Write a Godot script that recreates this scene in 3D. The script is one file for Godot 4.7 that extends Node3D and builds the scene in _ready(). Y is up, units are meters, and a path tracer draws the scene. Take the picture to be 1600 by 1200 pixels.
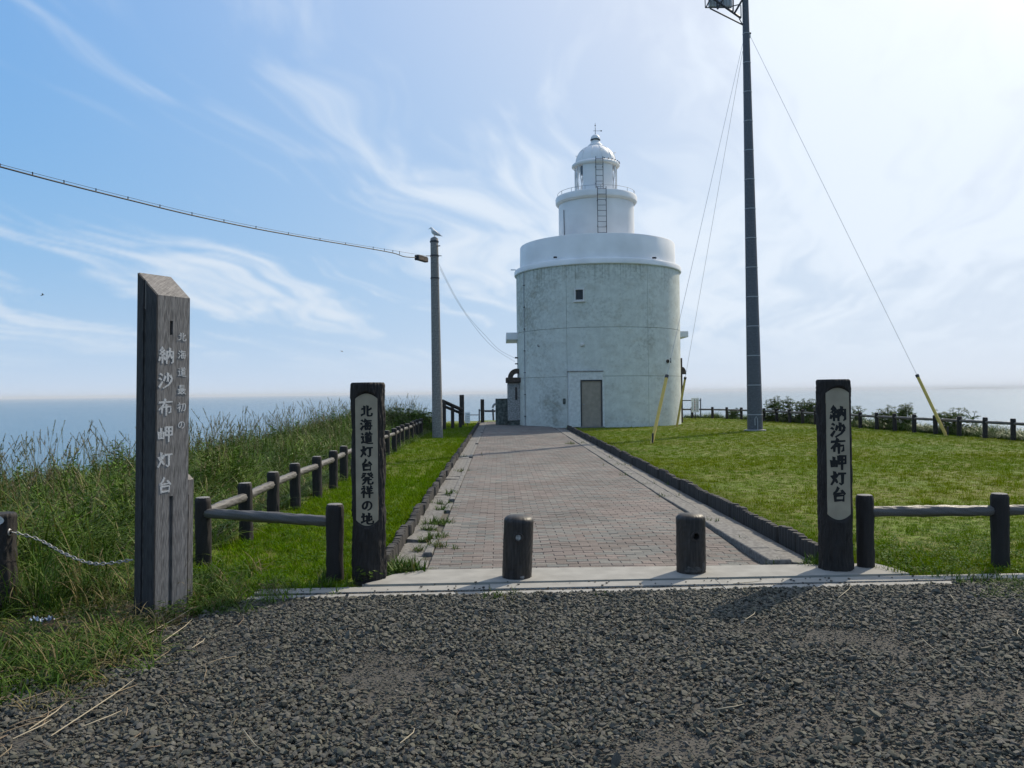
extends Node3D

const F := 1290.0                     # focal length in pixels of the 1600 x 1200 photograph
const EYE := Vector3(0, 1.6, 0)
var cam_basis := Basis(Vector3.UP, -0.0155) * Basis(Vector3.RIGHT, 0.0103) * Basis(Vector3.BACK, -0.0109)
var sun_dir := Vector3.ZERO           # towards the sun
var rng := RandomNumberGenerator.new()
var M := {}                           # materials
var tex_blotch: Texture2D
var tex_grain: Texture2D
var tex_fibre: Texture2D
var tex_soft: Texture2D
var used := {}

# ------------------------------------------------------------------ pixels to places
func ray(px: float, py: float) -> Vector3:
	return cam_basis * Vector3((px - 800.0) / F, (600.0 - py) / F, -1.0)

func ground(px: float, py: float, y := 0.0) -> Vector3:
	var d := ray(px, py)
	return EYE + d * ((y - EYE.y) / d.y)

func on_depth(px: float, py: float, z: float) -> Vector3:
	var d := ray(px, py)
	return EYE + d * (z / d.z)

# ------------------------------------------------------------------ objects
func numbered(called: String) -> String:
	if not used.has(called):
		used[called] = 0
		return called
	used[called] += 1
	return "%s_%03d" % [called, used[called]]

func tag(o: Node3D, label: String, category: String, group := "") -> Node3D:
	o.set_meta("label", label)
	o.set_meta("category", category)
	if group != "":
		o.set_meta("group", group)
	return o

func thing(called: String, label: String, category: String, at := Vector3.ZERO, group := "") -> Node3D:
	var o := Node3D.new()
	o.name = numbered(called)
	add_child(o)
	o.position = at
	return tag(o, label, category, group)

func part(called: String, mesh: Mesh, m: Material, parent: Node, at := Vector3.ZERO, basis := Basis()) -> MeshInstance3D:
	var o := MeshInstance3D.new()
	o.name = called
	o.mesh = mesh
	o.material_override = m
	parent.add_child(o, true)
	o.transform = Transform3D(basis, at)
	return o

func structure(called: String, mesh: Mesh, m: Material, at := Vector3.ZERO) -> MeshInstance3D:
	var o := part(numbered(called), mesh, m, self, at)
	o.set_meta("kind", "structure")
	return o

func scatter(called: String, mesh: Mesh, m: Material, places: Array, tints: Array, parent: Node) -> MultiMeshInstance3D:
	var mm := MultiMesh.new()
	mm.transform_format = MultiMesh.TRANSFORM_3D
	mm.use_colors = true
	mm.mesh = mesh
	mm.instance_count = places.size()
	for i in places.size():
		mm.set_instance_transform(i, places[i])
		mm.set_instance_color(i, tints[i])
	var o := MultiMeshInstance3D.new()
	o.name = called
	o.multimesh = mm
	o.material_override = m
	parent.add_child(o, true)
	return o

# ------------------------------------------------------------------ mesh helpers
func begin() -> SurfaceTool:
	var st := SurfaceTool.new()
	st.begin(Mesh.PRIMITIVE_TRIANGLES)
	return st

func finish(st: SurfaceTool) -> ArrayMesh:
	st.generate_normals()
	return st.commit()

func tri(st: SurfaceTool, a: Vector3, b: Vector3, c: Vector3) -> void:
	st.add_vertex(a); st.add_vertex(b); st.add_vertex(c)

func quad(st: SurfaceTool, a: Vector3, b: Vector3, c: Vector3, d: Vector3) -> void:
	tri(st, a, b, c); tri(st, a, c, d)

func add_box(st: SurfaceTool, size: Vector3, bevel: float, t := Transform3D()) -> void:
	# a box with chamfered edges, centred on t
	st.set_smooth_group(-1)
	var h := size * 0.5
	var b: float = minf(bevel, minf(h.x, minf(h.y, h.z)) * 0.9)
	var axes := [Vector3.RIGHT, Vector3.UP, Vector3.BACK]
	for a in 3:
		for s in [-1.0, 1.0]:
			var n: Vector3 = axes[a] * s
			var u: Vector3 = axes[(a + 1) % 3]
			var v: Vector3 = axes[(a + 2) % 3]
			var hn: float = h[a]; var hu: float = h[(a + 1) % 3] - b; var hv: float = h[(a + 2) % 3] - b
			var c := n * hn
			var q := [c - u * hu - v * hv, c + u * hu - v * hv, c + u * hu + v * hv, c - u * hu + v * hv]
			if s > 0: q.reverse()
			quad(st, t * q[0], t * q[1], t * q[2], t * q[3])
	if b <= 0.0:
		return
	for a in 3:
		var e: Vector3 = axes[a]; var u: Vector3 = axes[(a + 1) % 3]; var v: Vector3 = axes[(a + 2) % 3]
		var he: float = h[a] - b; var hu: float = h[(a + 1) % 3]; var hv: float = h[(a + 2) % 3]
		for su in [-1.0, 1.0]:
			for sv in [-1.0, 1.0]:
				var p: Vector3 = u * su * hu + v * sv * (hv - b)
				var q: Vector3 = u * su * (hu - b) + v * sv * hv
				var r := [p - e * he, p + e * he, q + e * he, q - e * he]
				if su * sv < 0: r.reverse()
				quad(st, t * r[0], t * r[1], t * r[2], t * r[3])
	for sx in [-1.0, 1.0]:
		for sy in [-1.0, 1.0]:
			for sz in [-1.0, 1.0]:
				var p := Vector3(sx * h.x, sy * (h.y - b), sz * (h.z - b))
				var q := Vector3(sx * (h.x - b), sy * h.y, sz * (h.z - b))
				var r := Vector3(sx * (h.x - b), sy * (h.y - b), sz * h.z)
				if sx * sy * sz > 0: tri(st, t * p, t * r, t * q)
				else: tri(st, t * p, t * q, t * r)

func box(size: Vector3, bevel := 0.01) -> ArrayMesh:
	var st := begin()
	add_box(st, size, bevel)
	return finish(st)

func add_lathe(st: SurfaceTool, prof: Array, n: int, a0 := 0.0, a1 := TAU, with_uv := false) -> void:
	# prof: Vector2(radius, height) from the bottom up; angle 0 faces +z, positive towards +x
	var grp := 1
	for i in prof.size() - 1:
		if i > 0:
			var d0: Vector2 = (prof[i] - prof[i - 1]).normalized()
			var d1: Vector2 = (prof[i + 1] - prof[i]).normalized()
			if d0.dot(d1) < 0.88: grp += 1
		st.set_smooth_group(grp)
		for k in n:
			var t0: float = lerpf(a0, a1, float(k) / n); var t1: float = lerpf(a0, a1, float(k + 1) / n)
			var p := [[prof[i], t0], [prof[i], t1], [prof[i + 1], t1], [prof[i + 1], t0]]
			for j in [0, 3, 2, 0, 2, 1]:
				var r: Vector2 = p[j][0]; var t: float = p[j][1]
				if with_uv: st.set_uv(Vector2(t / TAU + 0.5, 1.0 - r.y / 8.0))
				st.add_vertex(Vector3(r.x * sin(t), r.y, r.x * cos(t)))

func lathe(prof: Array, n: int, a0 := 0.0, a1 := TAU, with_uv := false) -> ArrayMesh:
	var st := begin()
	add_lathe(st, prof, n, a0, a1, with_uv)
	return finish(st)

func add_tube(st: SurfaceTool, pts: Array, radii: Array, sides := 8, caps := true, grp := 1) -> void:
	var rings := []
	var side := Vector3.ZERO
	for i in pts.size():
		var d: Vector3 = (pts[mini(i + 1, pts.size() - 1)] - pts[maxi(i - 1, 0)]).normalized()
		if side == Vector3.ZERO:
			side = d.cross(Vector3.UP if absf(d.y) < 0.9 else Vector3.RIGHT).normalized()
		side = (side - d * side.dot(d)).normalized()
		var up := d.cross(side)
		var r: float = radii[mini(i, radii.size() - 1)]
		var ring := []
		for k in sides:
			var t := TAU * k / sides
			ring.append(pts[i] + (side * cos(t) + up * sin(t)) * r)
		rings.append(ring)
	st.set_smooth_group(grp)
	for i in rings.size() - 1:
		for k in sides:
			var l := (k + 1) % sides
			quad(st, rings[i][k], rings[i][l], rings[i + 1][l], rings[i + 1][k])
	if caps:
		st.set_smooth_group(-1)
		for k in sides:
			var l := (k + 1) % sides
			tri(st, pts[0], rings[0][l], rings[0][k])
			tri(st, pts[-1], rings[-1][k], rings[-1][l])

func tube(pts: Array, radii: Array, sides := 8, caps := true) -> ArrayMesh:
	var st := begin()
	add_tube(st, pts, radii, sides, caps)
	return finish(st)

func add_prism(st: SurfaceTool, poly: PackedVector2Array, lo: float, hi: float, t := Transform3D()) -> void:
	# poly in x, y; from z = lo to z = hi
	st.set_smooth_group(-1)
	var idx := Geometry2D.triangulate_polygon(poly)
	for i in range(0, idx.size(), 3):
		var a := poly[idx[i]]; var b := poly[idx[i + 1]]; var c := poly[idx[i + 2]]
		if (b - a).cross(c - a) > 0.0:
			var s := b; b = c; c = s
		tri(st, t * Vector3(a.x, a.y, hi), t * Vector3(b.x, b.y, hi), t * Vector3(c.x, c.y, hi))
		tri(st, t * Vector3(a.x, a.y, lo), t * Vector3(c.x, c.y, lo), t * Vector3(b.x, b.y, lo))
	var turn := 0.0
	for i in poly.size():
		turn += poly[i].cross(poly[(i + 1) % poly.size()])
	for i in poly.size():
		var a := poly[i]; var b := poly[(i + 1) % poly.size()]
		if turn < 0.0:
			var s := a; a = b; b = s
		quad(st, t * Vector3(a.x, a.y, hi), t * Vector3(b.x, b.y, hi), t * Vector3(b.x, b.y, lo), t * Vector3(a.x, a.y, lo))

func prism(poly: PackedVector2Array, lo: float, hi: float, t := Transform3D()) -> ArrayMesh:
	var st := begin()
	add_prism(st, poly, lo, hi, t)
	return finish(st)

# a flat slab on the ground: poly in x, z
func slab(poly: PackedVector2Array, lo: float, hi: float) -> ArrayMesh:
	var flip := PackedVector2Array()
	for p in poly: flip.append(Vector2(p.x, -p.y))
	return prism(flip, lo, hi, Transform3D(Basis(Vector3.RIGHT, -PI / 2), Vector3.ZERO))

# ------------------------------------------------------------------ textures and materials
func noise(kind: int, freq: float, octaves: int, sd: int) -> FastNoiseLite:
	var n := FastNoiseLite.new()
	n.noise_type = kind
	n.frequency = freq
	n.seed = sd
	n.fractal_type = FastNoiseLite.FRACTAL_FBM if octaves > 1 else FastNoiseLite.FRACTAL_NONE
	n.fractal_octaves = octaves
	return n

func noise_texture(n: FastNoiseLite, size: int, lo: float, hi: float, as_normal := false, strength := 4.0) -> NoiseTexture2D:
	var t := NoiseTexture2D.new()
	t.width = size; t.height = size
	t.seamless = true
	t.seamless_blend_skirt = 0.2
	t.noise = n
	t.as_normal_map = as_normal
	t.bump_strength = strength
	if not as_normal:
		var g := Gradient.new()
		g.set_color(0, Color(lo, lo, lo)); g.set_color(1, Color(hi, hi, hi))
		t.color_ramp = g
	return t

func mat(lin: Color, rough := 0.8, tex: Texture2D = null, scale := 1.0, relief := 0.0) -> StandardMaterial3D:
	var m := StandardMaterial3D.new()
	m.albedo_color = lin.linear_to_srgb()
	m.roughness = rough
	m.metallic_specular = 0.4
	if tex:
		m.albedo_texture = tex
		m.uv1_triplanar = true
		m.uv1_world_triplanar = true
		m.uv1_scale = Vector3(scale, scale, scale)
		if relief != 0.0:
			m.heightmap_enabled = true
			m.heightmap_texture = tex
			m.heightmap_scale = relief
	return m

func leaf_mat(lin: Color, back: Color, rough := 0.55) -> StandardMaterial3D:
	var m := StandardMaterial3D.new()
	m.albedo_color = lin.linear_to_srgb()
	m.vertex_color_use_as_albedo = true
	m.roughness = rough
	m.metallic_specular = 0.15
	m.cull_mode = BaseMaterial3D.CULL_DISABLED
	m.backlight_enabled = true
	m.backlight = back.linear_to_srgb()
	return m

func make_textures() -> void:
	tex_blotch = noise_texture(noise(FastNoiseLite.TYPE_SIMPLEX_SMOOTH, 0.012, 5, 3), 512, 0.45, 1.0)
	tex_grain = noise_texture(noise(FastNoiseLite.TYPE_SIMPLEX, 0.11, 3, 8), 512, 0.55, 1.0)
	tex_soft = noise_texture(noise(FastNoiseLite.TYPE_SIMPLEX, 0.02, 5, 4), 512, 0.66, 1.0)
	# wood fibre: noise drawn out along v
	var im := Image.create(256, 512, false, Image.FORMAT_RGB8)
	var n := noise(FastNoiseLite.TYPE_SIMPLEX, 0.05, 4, 21)
	for y in 512:
		for x in 256:
			var a := TAU * x / 256.0
			var b := TAU * y / 512.0
			var v := n.get_noise_3d(cos(a) * 60.0, sin(a) * 60.0 + cos(b) * 5.0, sin(b) * 5.0)
			v = clampf(0.80 + v * 0.42, 0.4, 1.0)
			im.set_pixel(x, y, Color(v, v, v * 0.99))
	tex_fibre = ImageTexture.create_from_image(im)

func make_materials() -> void:
	M.concrete = mat(Color(0.42, 0.41, 0.39), 0.9, tex_soft, 0.9, 0.15)
	M.slab = mat(Color(0.315, 0.305, 0.28), 0.9, tex_white(), 0.8, 0.1)
	M.gutter = mat(Color(0.225, 0.215, 0.20), 0.9, tex_soft, 1.3, 0.3)
	M.mossy = mat(Color(0.17, 0.20, 0.18), 0.9, tex_blotch, 0.8, 0.2)
	M.white = mat(Color(0.86, 0.86, 0.86), 0.5, tex_white(), 0.12)
	M.dark_wood = mat(Color(0.052, 0.044, 0.040), 0.8, tex_fibre, 3.0, 0.5)
	M.bark = mat(Color(0.040, 0.035, 0.032), 0.75, tex_grain, 3.0, 0.6)
	M.post = mat(Color(0.032, 0.028, 0.026), 0.7, tex_grain, 2.2, 0.5)
	M.post_top = mat(Color(0.33, 0.32, 0.31), 0.85, tex_grain, 2.5, 0.2)
	M.rail = mat(Color(0.17, 0.16, 0.15), 0.5, tex_grain, 2.0, 0.6)
	M.grey_wood = mat(Color(0.295, 0.275, 0.265), 0.8, tex_fibre, 6.0, 0.2)
	M.side_wood = mat(Color(0.060, 0.058, 0.060), 0.8, tex_fibre, 5.0, 0.2)
	M.painted_shade = mat(Color(0.012, 0.012, 0.013), 0.9)  # near-black that stands in for the shade inside a hole
	M.plate = mat(Color(0.37, 0.315, 0.225), 0.6, tex_white(), 1.0)
	M.ink = mat(Color(0.008, 0.008, 0.008), 0.6)
	M.white_ink = mat(Color(0.80, 0.79, 0.77), 0.8, tex_soft, 7.0)
	M.pole_concrete = mat(Color(0.28, 0.275, 0.265), 0.85, tex_soft, 1.2, 0.1)
	M.steel = mat(Color(0.135, 0.145, 0.17), 0.55, tex_soft, 1.4)
	M.steel.metallic = 0.25
	M.steel_light = mat(Color(0.30, 0.32, 0.35), 0.6)
	M.dark_metal = mat(Color(0.035, 0.036, 0.042), 0.5)
	M.galvanised = mat(Color(0.27, 0.27, 0.27), 0.45)
	M.galvanised.metallic = 0.4
	M.wire = mat(Color(0.42, 0.43, 0.44), 0.5)
	M.black_cable = mat(Color(0.015, 0.015, 0.018), 0.5)
	M.yellow = mat(Color(0.68, 0.49, 0.13), 0.6, tex_white(), 1.5)
	M.door = mat(Color(0.33, 0.28, 0.22), 0.5, tex_white(), 0.7)
	M.frame = mat(Color(0.62, 0.60, 0.57), 0.5)
	M.brown = mat(Color(0.13, 0.095, 0.075), 0.7, tex_blotch, 1.5)
	M.log = mat(Color(0.075, 0.069, 0.063), 0.85, tex_grain, 2.5, 0.5)
	M.sand = mat(Color(0.15, 0.135, 0.11), 0.95, tex_grain, 1.6, 0.4)
	M.glass = StandardMaterial3D.new()
	M.glass.albedo_color = Color(0.75, 0.8, 0.85, 0.12)
	M.glass.transparency = BaseMaterial3D.TRANSPARENCY_ALPHA
	M.glass.roughness = 0.03
	M.dark_glass = mat(Color(0.012, 0.014, 0.018), 0.08)
	M.brick = mat(Color(1, 1, 1), 0.88, tex_grain, 1.1, 0.25)
	M.brick.vertex_color_use_as_albedo = true

var white_tex: Texture2D
func tex_white() -> Texture2D:
	if white_tex == null:
		white_tex = noise_texture(noise(FastNoiseLite.TYPE_SIMPLEX_SMOOTH, 0.02, 4, 31), 256, 0.88, 1.0)
	return white_tex

# ------------------------------------------------------------------ the scene
func _ready() -> void:
	rng.seed = 20240607
	# camera
	var cam := Camera3D.new()
	cam.name = "camera"
	cam.fov = rad_to_deg(2.0 * atan(600.0 / F))
	cam.near = 0.05
	cam.far = 80000.0
	add_child(cam)
	cam.transform = Transform3D(cam_basis, EYE)
	cam.current = true
	# sun: 43 degrees to the right of the path, 40 degrees up
	var az := deg_to_rad(43.0)
	var el := deg_to_rad(40.0)
	sun_dir = Vector3(sin(az) * cos(el), sin(el), -cos(az) * cos(el))
	var sun := DirectionalLight3D.new()
	sun.name = "sun"
	sun.light_energy = 1.5
	sun.light_color = Color(1.0, 0.95, 0.86)
	sun.light_angular_distance = 0.55
	sun.shadow_enabled = true
	add_child(sun)
	sun.look_at_from_position(Vector3.ZERO, -sun_dir, Vector3.UP)
	# sky and air
	var we := WorldEnvironment.new()
	we.name = "air"
	var e := Environment.new()
	e.background_mode = Environment.BG_SKY
	var sky := Sky.new()
	var sm := PanoramaSkyMaterial.new()
	sm.panorama = make_sky()
	sky.sky_material = sm
	e.sky = sky
	e.tonemap_mode = Environment.TONE_MAPPER_LINEAR
	e.tonemap_exposure = 1.0
	e.fog_enabled = true
	e.fog_density = 0.00016
	e.fog_light_color = Color(0.97, 0.985, 1.0)
	e.sdfgi_enabled = true
	e.ssao_enabled = true
	e.ssil_enabled = true
	we.environment = e
	add_child(we)

	make_textures()
	make_materials()
	# large structure
	make_land()
	make_sea()
	make_path()
	make_lighthouse()
	make_porch()
	make_utility_pole()
	make_mast()
	# things
	make_fences()
	make_sign_posts()
	make_bollards()
	make_monument()
	make_chain()
	make_far_posts()
	make_birds()
	# plants and loose matter
	make_gravel()
	make_lawn()
	make_tall_grass()
	make_weeds()
	make_angelica()
	make_litter()

func make_sky() -> Texture2D:
	var w := 3072
	var h := 1536
	var px := PackedFloat32Array()
	px.resize(w * h * 3)
	var streak := noise(FastNoiseLite.TYPE_SIMPLEX_SMOOTH, 1.0, 6, 5)
	streak.fractal_gain = 0.55
	var patch := noise(FastNoiseLite.TYPE_SIMPLEX_SMOOTH, 1.0, 3, 12)
	var warp := noise(FastNoiseLite.TYPE_SIMPLEX_SMOOTH, 1.0, 3, 44)
	var horizon := Color(0.58, 0.695, 0.855)
	var high := Color(0.055, 0.27, 0.74)
	var turn := deg_to_rad(16.0)
	var ct := cos(turn)
	var sn := sin(turn)
	for y in h:
		var elev := (0.5 - (y + 0.5) / h) * PI
		var se := sin(elev)
		var ce := cos(elev)
		var up := maxf(se, 0.0)
		var dark := 1.0 - 0.3 * smoothstep(0.4, 1.0, up)
		var r0 := lerpf(horizon.r, high.r * dark, 1.0 - exp(-6.5 * up))
		var g0 := lerpf(horizon.g, high.g * dark, 1.0 - exp(-4.2 * up))
		var b0 := lerpf(horizon.b, high.b * dark, 1.0 - exp(-4.0 * up))
		var low := smoothstep(0.01, 0.09, up)
		for x in w:
			var a := (x + 0.5) / w * TAU          # column 0 lies towards -z
			var dx := sin(a) * ce
			var dz := -cos(a) * ce
			var cs := dx * sun_dir.x + se * sun_dir.y + dz * sun_dir.z
			var ang := acos(clampf(cs, -1.0, 1.0)) * 57.29578
			var glow := exp(-pow(ang / 46.0, 2.2))
			var aure := exp(-pow(ang / 13.0, 2.0))
			var r := lerpf(r0, 1.0, glow * 0.97)
			var g := lerpf(g0, 1.0, glow * 0.97)
			var b := lerpf(b0, 1.02, glow * 0.97)
			if se > -0.02:
				var k := 1.0 / (up + 0.10)
				var p := dx * k
				var q := -dz * k
				var u := q * ct + p * sn
				var v := p * ct - q * sn
				var wx := warp.get_noise_2d(u * 0.5, v * 0.7)
				var wy := warp.get_noise_2d(u * 0.5 + 31.0, v * 0.7 - 17.0)
				u += wx * 0.7
				v += wy * 0.30
				var fine := streak.get_noise_2d(u * 0.5, v * 2.6) * 0.7 + streak.get_noise_2d(u * 1.7 + 50.0, v * 8.0) * 0.38
				var mask := patch.get_noise_2d(u * 0.26 + 3.0, v * 0.5 - 8.0)
				var cov := smoothstep(-0.16, 0.82, fine * 0.95 + mask * 0.85 + 0.07 + glow * 0.40 + 0.12 * smoothstep(0.45, 0.8, up))
				cov *= low * 0.82
				var lit := 0.84 + 0.22 * glow
				r = lerpf(r, 0.87 * lit, cov)
				g = lerpf(g, 0.96 * lit, cov)
				b = lerpf(b, 1.07 * lit, cov)
			r += aure * 1.6
			g += aure * 1.55
			b += aure * 1.45
			var o := (y * w + x) * 3
			px[o] = r
			px[o + 1] = g
			px[o + 2] = b
	var im := Image.create_from_data(w, h, false, Image.FORMAT_RGBF, px.to_byte_array())
	return ImageTexture.create_from_image(im)

# ------------------------------------------------------------------ land, sea
var coast := PackedVector2Array([Vector2(-45, 30), Vector2(-18, -2), Vector2(-9.5, -9), Vector2(-7.6, -14), Vector2(-7.4, -40), Vector2(-5, -47.5), Vector2(2, -51.5),
	Vector2(9, -51.5), Vector2(13.5, -49.8), Vector2(15.8, -45), Vector2(16.6, -38), Vector2(17.0, -32), Vector2(18.0, -25), Vector2(22, -14), Vector2(32, 0), Vector2(45, 30)])

func off_coast(p: Vector2) -> float:
	var best := 1e9
	for i in coast.size():
		var c := Geometry2D.get_closest_point_to_segment(p, coast[i], coast[(i + 1) % coast.size()])
		best = minf(best, c.distance_to(p))
	return -best if Geometry2D.is_point_in_polygon(p, coast) else best

func land_height(x: float, z: float) -> float:
	var d := off_coast(Vector2(x, z))
	return -0.03 - 16.0 * pow(clampf((d + 0.5) / 18.0, 0.0, 1.0), 0.8)

func make_land() -> void:
	var st := begin()
	st.set_smooth_group(0)
	var xs := [-1.16, -1.13, 3.03, 3.06]
	var zs := [-46.33, -46.30, -7.29, -7.26]
	for i in 105: xs.append(-52.0 + i)
	for j in 103: zs.append(-72.0 + j)
	xs.sort()
	zs.sort()
	var nx := xs.size() - 1
	var nz := zs.size() - 1
	var hs := []
	for j in nz + 1:
		var row := []
		for i in nx + 1:
			var y := land_height(xs[i], zs[j])
			if xs[i] > -1.15 and xs[i] < 3.05 and zs[j] < -7.27 and zs[j] > -46.31: y = -0.22
			row.append(Vector3(xs[i], y, zs[j]))
		hs.append(row)
	for j in nz:
		for i in nx:
			quad(st, hs[j][i], hs[j][i + 1], hs[j + 1][i + 1], hs[j + 1][i])
	var m := mat(Color(1, 1, 1), 0.95, lawn_texture(), 0.045, 0.0)
	structure("ground", finish(st), m)

func lawn_texture() -> Texture2D:
	# soil, thatch and green mixed
	var s := 1024
	var im := Image.create(s, s, false, Image.FORMAT_RGB8)
	var a := noise(FastNoiseLite.TYPE_SIMPLEX_SMOOTH, 0.006, 4, 71).get_seamless_image(s, s)
	var b := noise(FastNoiseLite.TYPE_SIMPLEX, 0.09, 4, 72).get_seamless_image(s, s)
	for y in s:
		for x in s:
			var p := a.get_pixel(x, y).r
			var q := b.get_pixel(x, y).r
			var c := Color(0.125, 0.122, 0.016).lerp(Color(0.090, 0.135, 0.008), smoothstep(0.3, 0.7, p * 0.5 + q * 0.5))
			c = c * lerpf(0.6, 1.35, q)
			im.set_pixel(x, y, c.linear_to_srgb())
	return ImageTexture.create_from_image(im)

func make_sea() -> void:
	var st := begin()
	st.set_smooth_group(0)
	var radii := [0.0, 60.0, 150.0, 400.0, 1000.0, 3000.0, 9000.0, 25000.0, 60000.0]
	var n := 96
	for i in radii.size() - 1:
		for k in n:
			var a := TAU * k / n; var b := TAU * (k + 1) / n
			var p := Vector3(sin(a), 0, -cos(a)); var q := Vector3(sin(b), 0, -cos(b))
			quad(st, p * radii[i], p * radii[i + 1], q * radii[i + 1], q * radii[i])
	var m := StandardMaterial3D.new()
	m.albedo_color = Color(0.04, 0.11, 0.16).linear_to_srgb()
	m.roughness = 0.22
	m.metallic_specular = 0.5
	m.uv1_triplanar = true
	m.uv1_world_triplanar = true
	m.uv1_scale = Vector3.ONE * 0.012
	m.normal_enabled = true
	m.normal_texture = noise_texture(noise(FastNoiseLite.TYPE_SIMPLEX_SMOOTH, 0.03, 4, 91), 1024, 0, 1, true, 7.0)
	m.normal_scale = 0.55
	structure("sea", finish(st), m, Vector3(0, -14.0, 0))
	# low island far out on the horizon
	var isl := begin()
	isl.set_smooth_group(0)
	var hn := noise(FastNoiseLite.TYPE_SIMPLEX, 0.02, 3, 7)
	var dist := 9000.0
	var c0 := on_depth(1462, 606, -dist).x
	var c1 := on_depth(1578, 606, -dist).x
	var cols := 60
	var rows := []
	for j in 5:
		var row := []
		for i in cols + 1:
			var f := float(i) / cols
			var across := sin(PI * j / 4.0)
			var top: float = across * pow(sin(PI * f), 0.45) * (17.0 + 9.0 * hn.get_noise_1d(i * 3.0))
			row.append(Vector3(lerpf(c0, c1, f), -14.5 + top, -dist - 200.0 + 100.0 * j))
		rows.append(row)
	for j in 4:
		for i in cols:
			quad(isl, rows[j][i], rows[j][i + 1], rows[j + 1][i + 1], rows[j + 1][i])
	structure("island", finish(isl), mat(Color(0.06, 0.075, 0.06), 0.95))

# ------------------------------------------------------------------ path
func path_dip(x: float, z: float) -> float:
	# settled and heaved paving near the entrance
	var y := 0.006 * sin(x * 2.1 + z * 0.7) + 0.004 * sin(x * 5.3 - z * 1.9)
	y -= 0.022 * exp(-(pow((x + 0.15) / 0.5, 2) + pow((z + 8.1) / 0.5, 2)))
	y -= 0.03 * exp(-(pow((x - 2.4) / 0.35, 2) + pow((z + 7.9) / 0.8, 2)))
	return y

func brick_mesh(lin: Color, shape: int) -> ArrayMesh:
	var st := begin()
	st.set_color(lin)
	var r := RandomNumberGenerator.new()
	r.seed = 100 + shape
	var c := 0.003 + 0.002 * r.randf()
	add_box(st, Vector3(0.1972, 0.06, 0.0972), c, Transform3D(Basis(), Vector3(0, -0.03, 0)))
	return finish(st)

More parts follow.
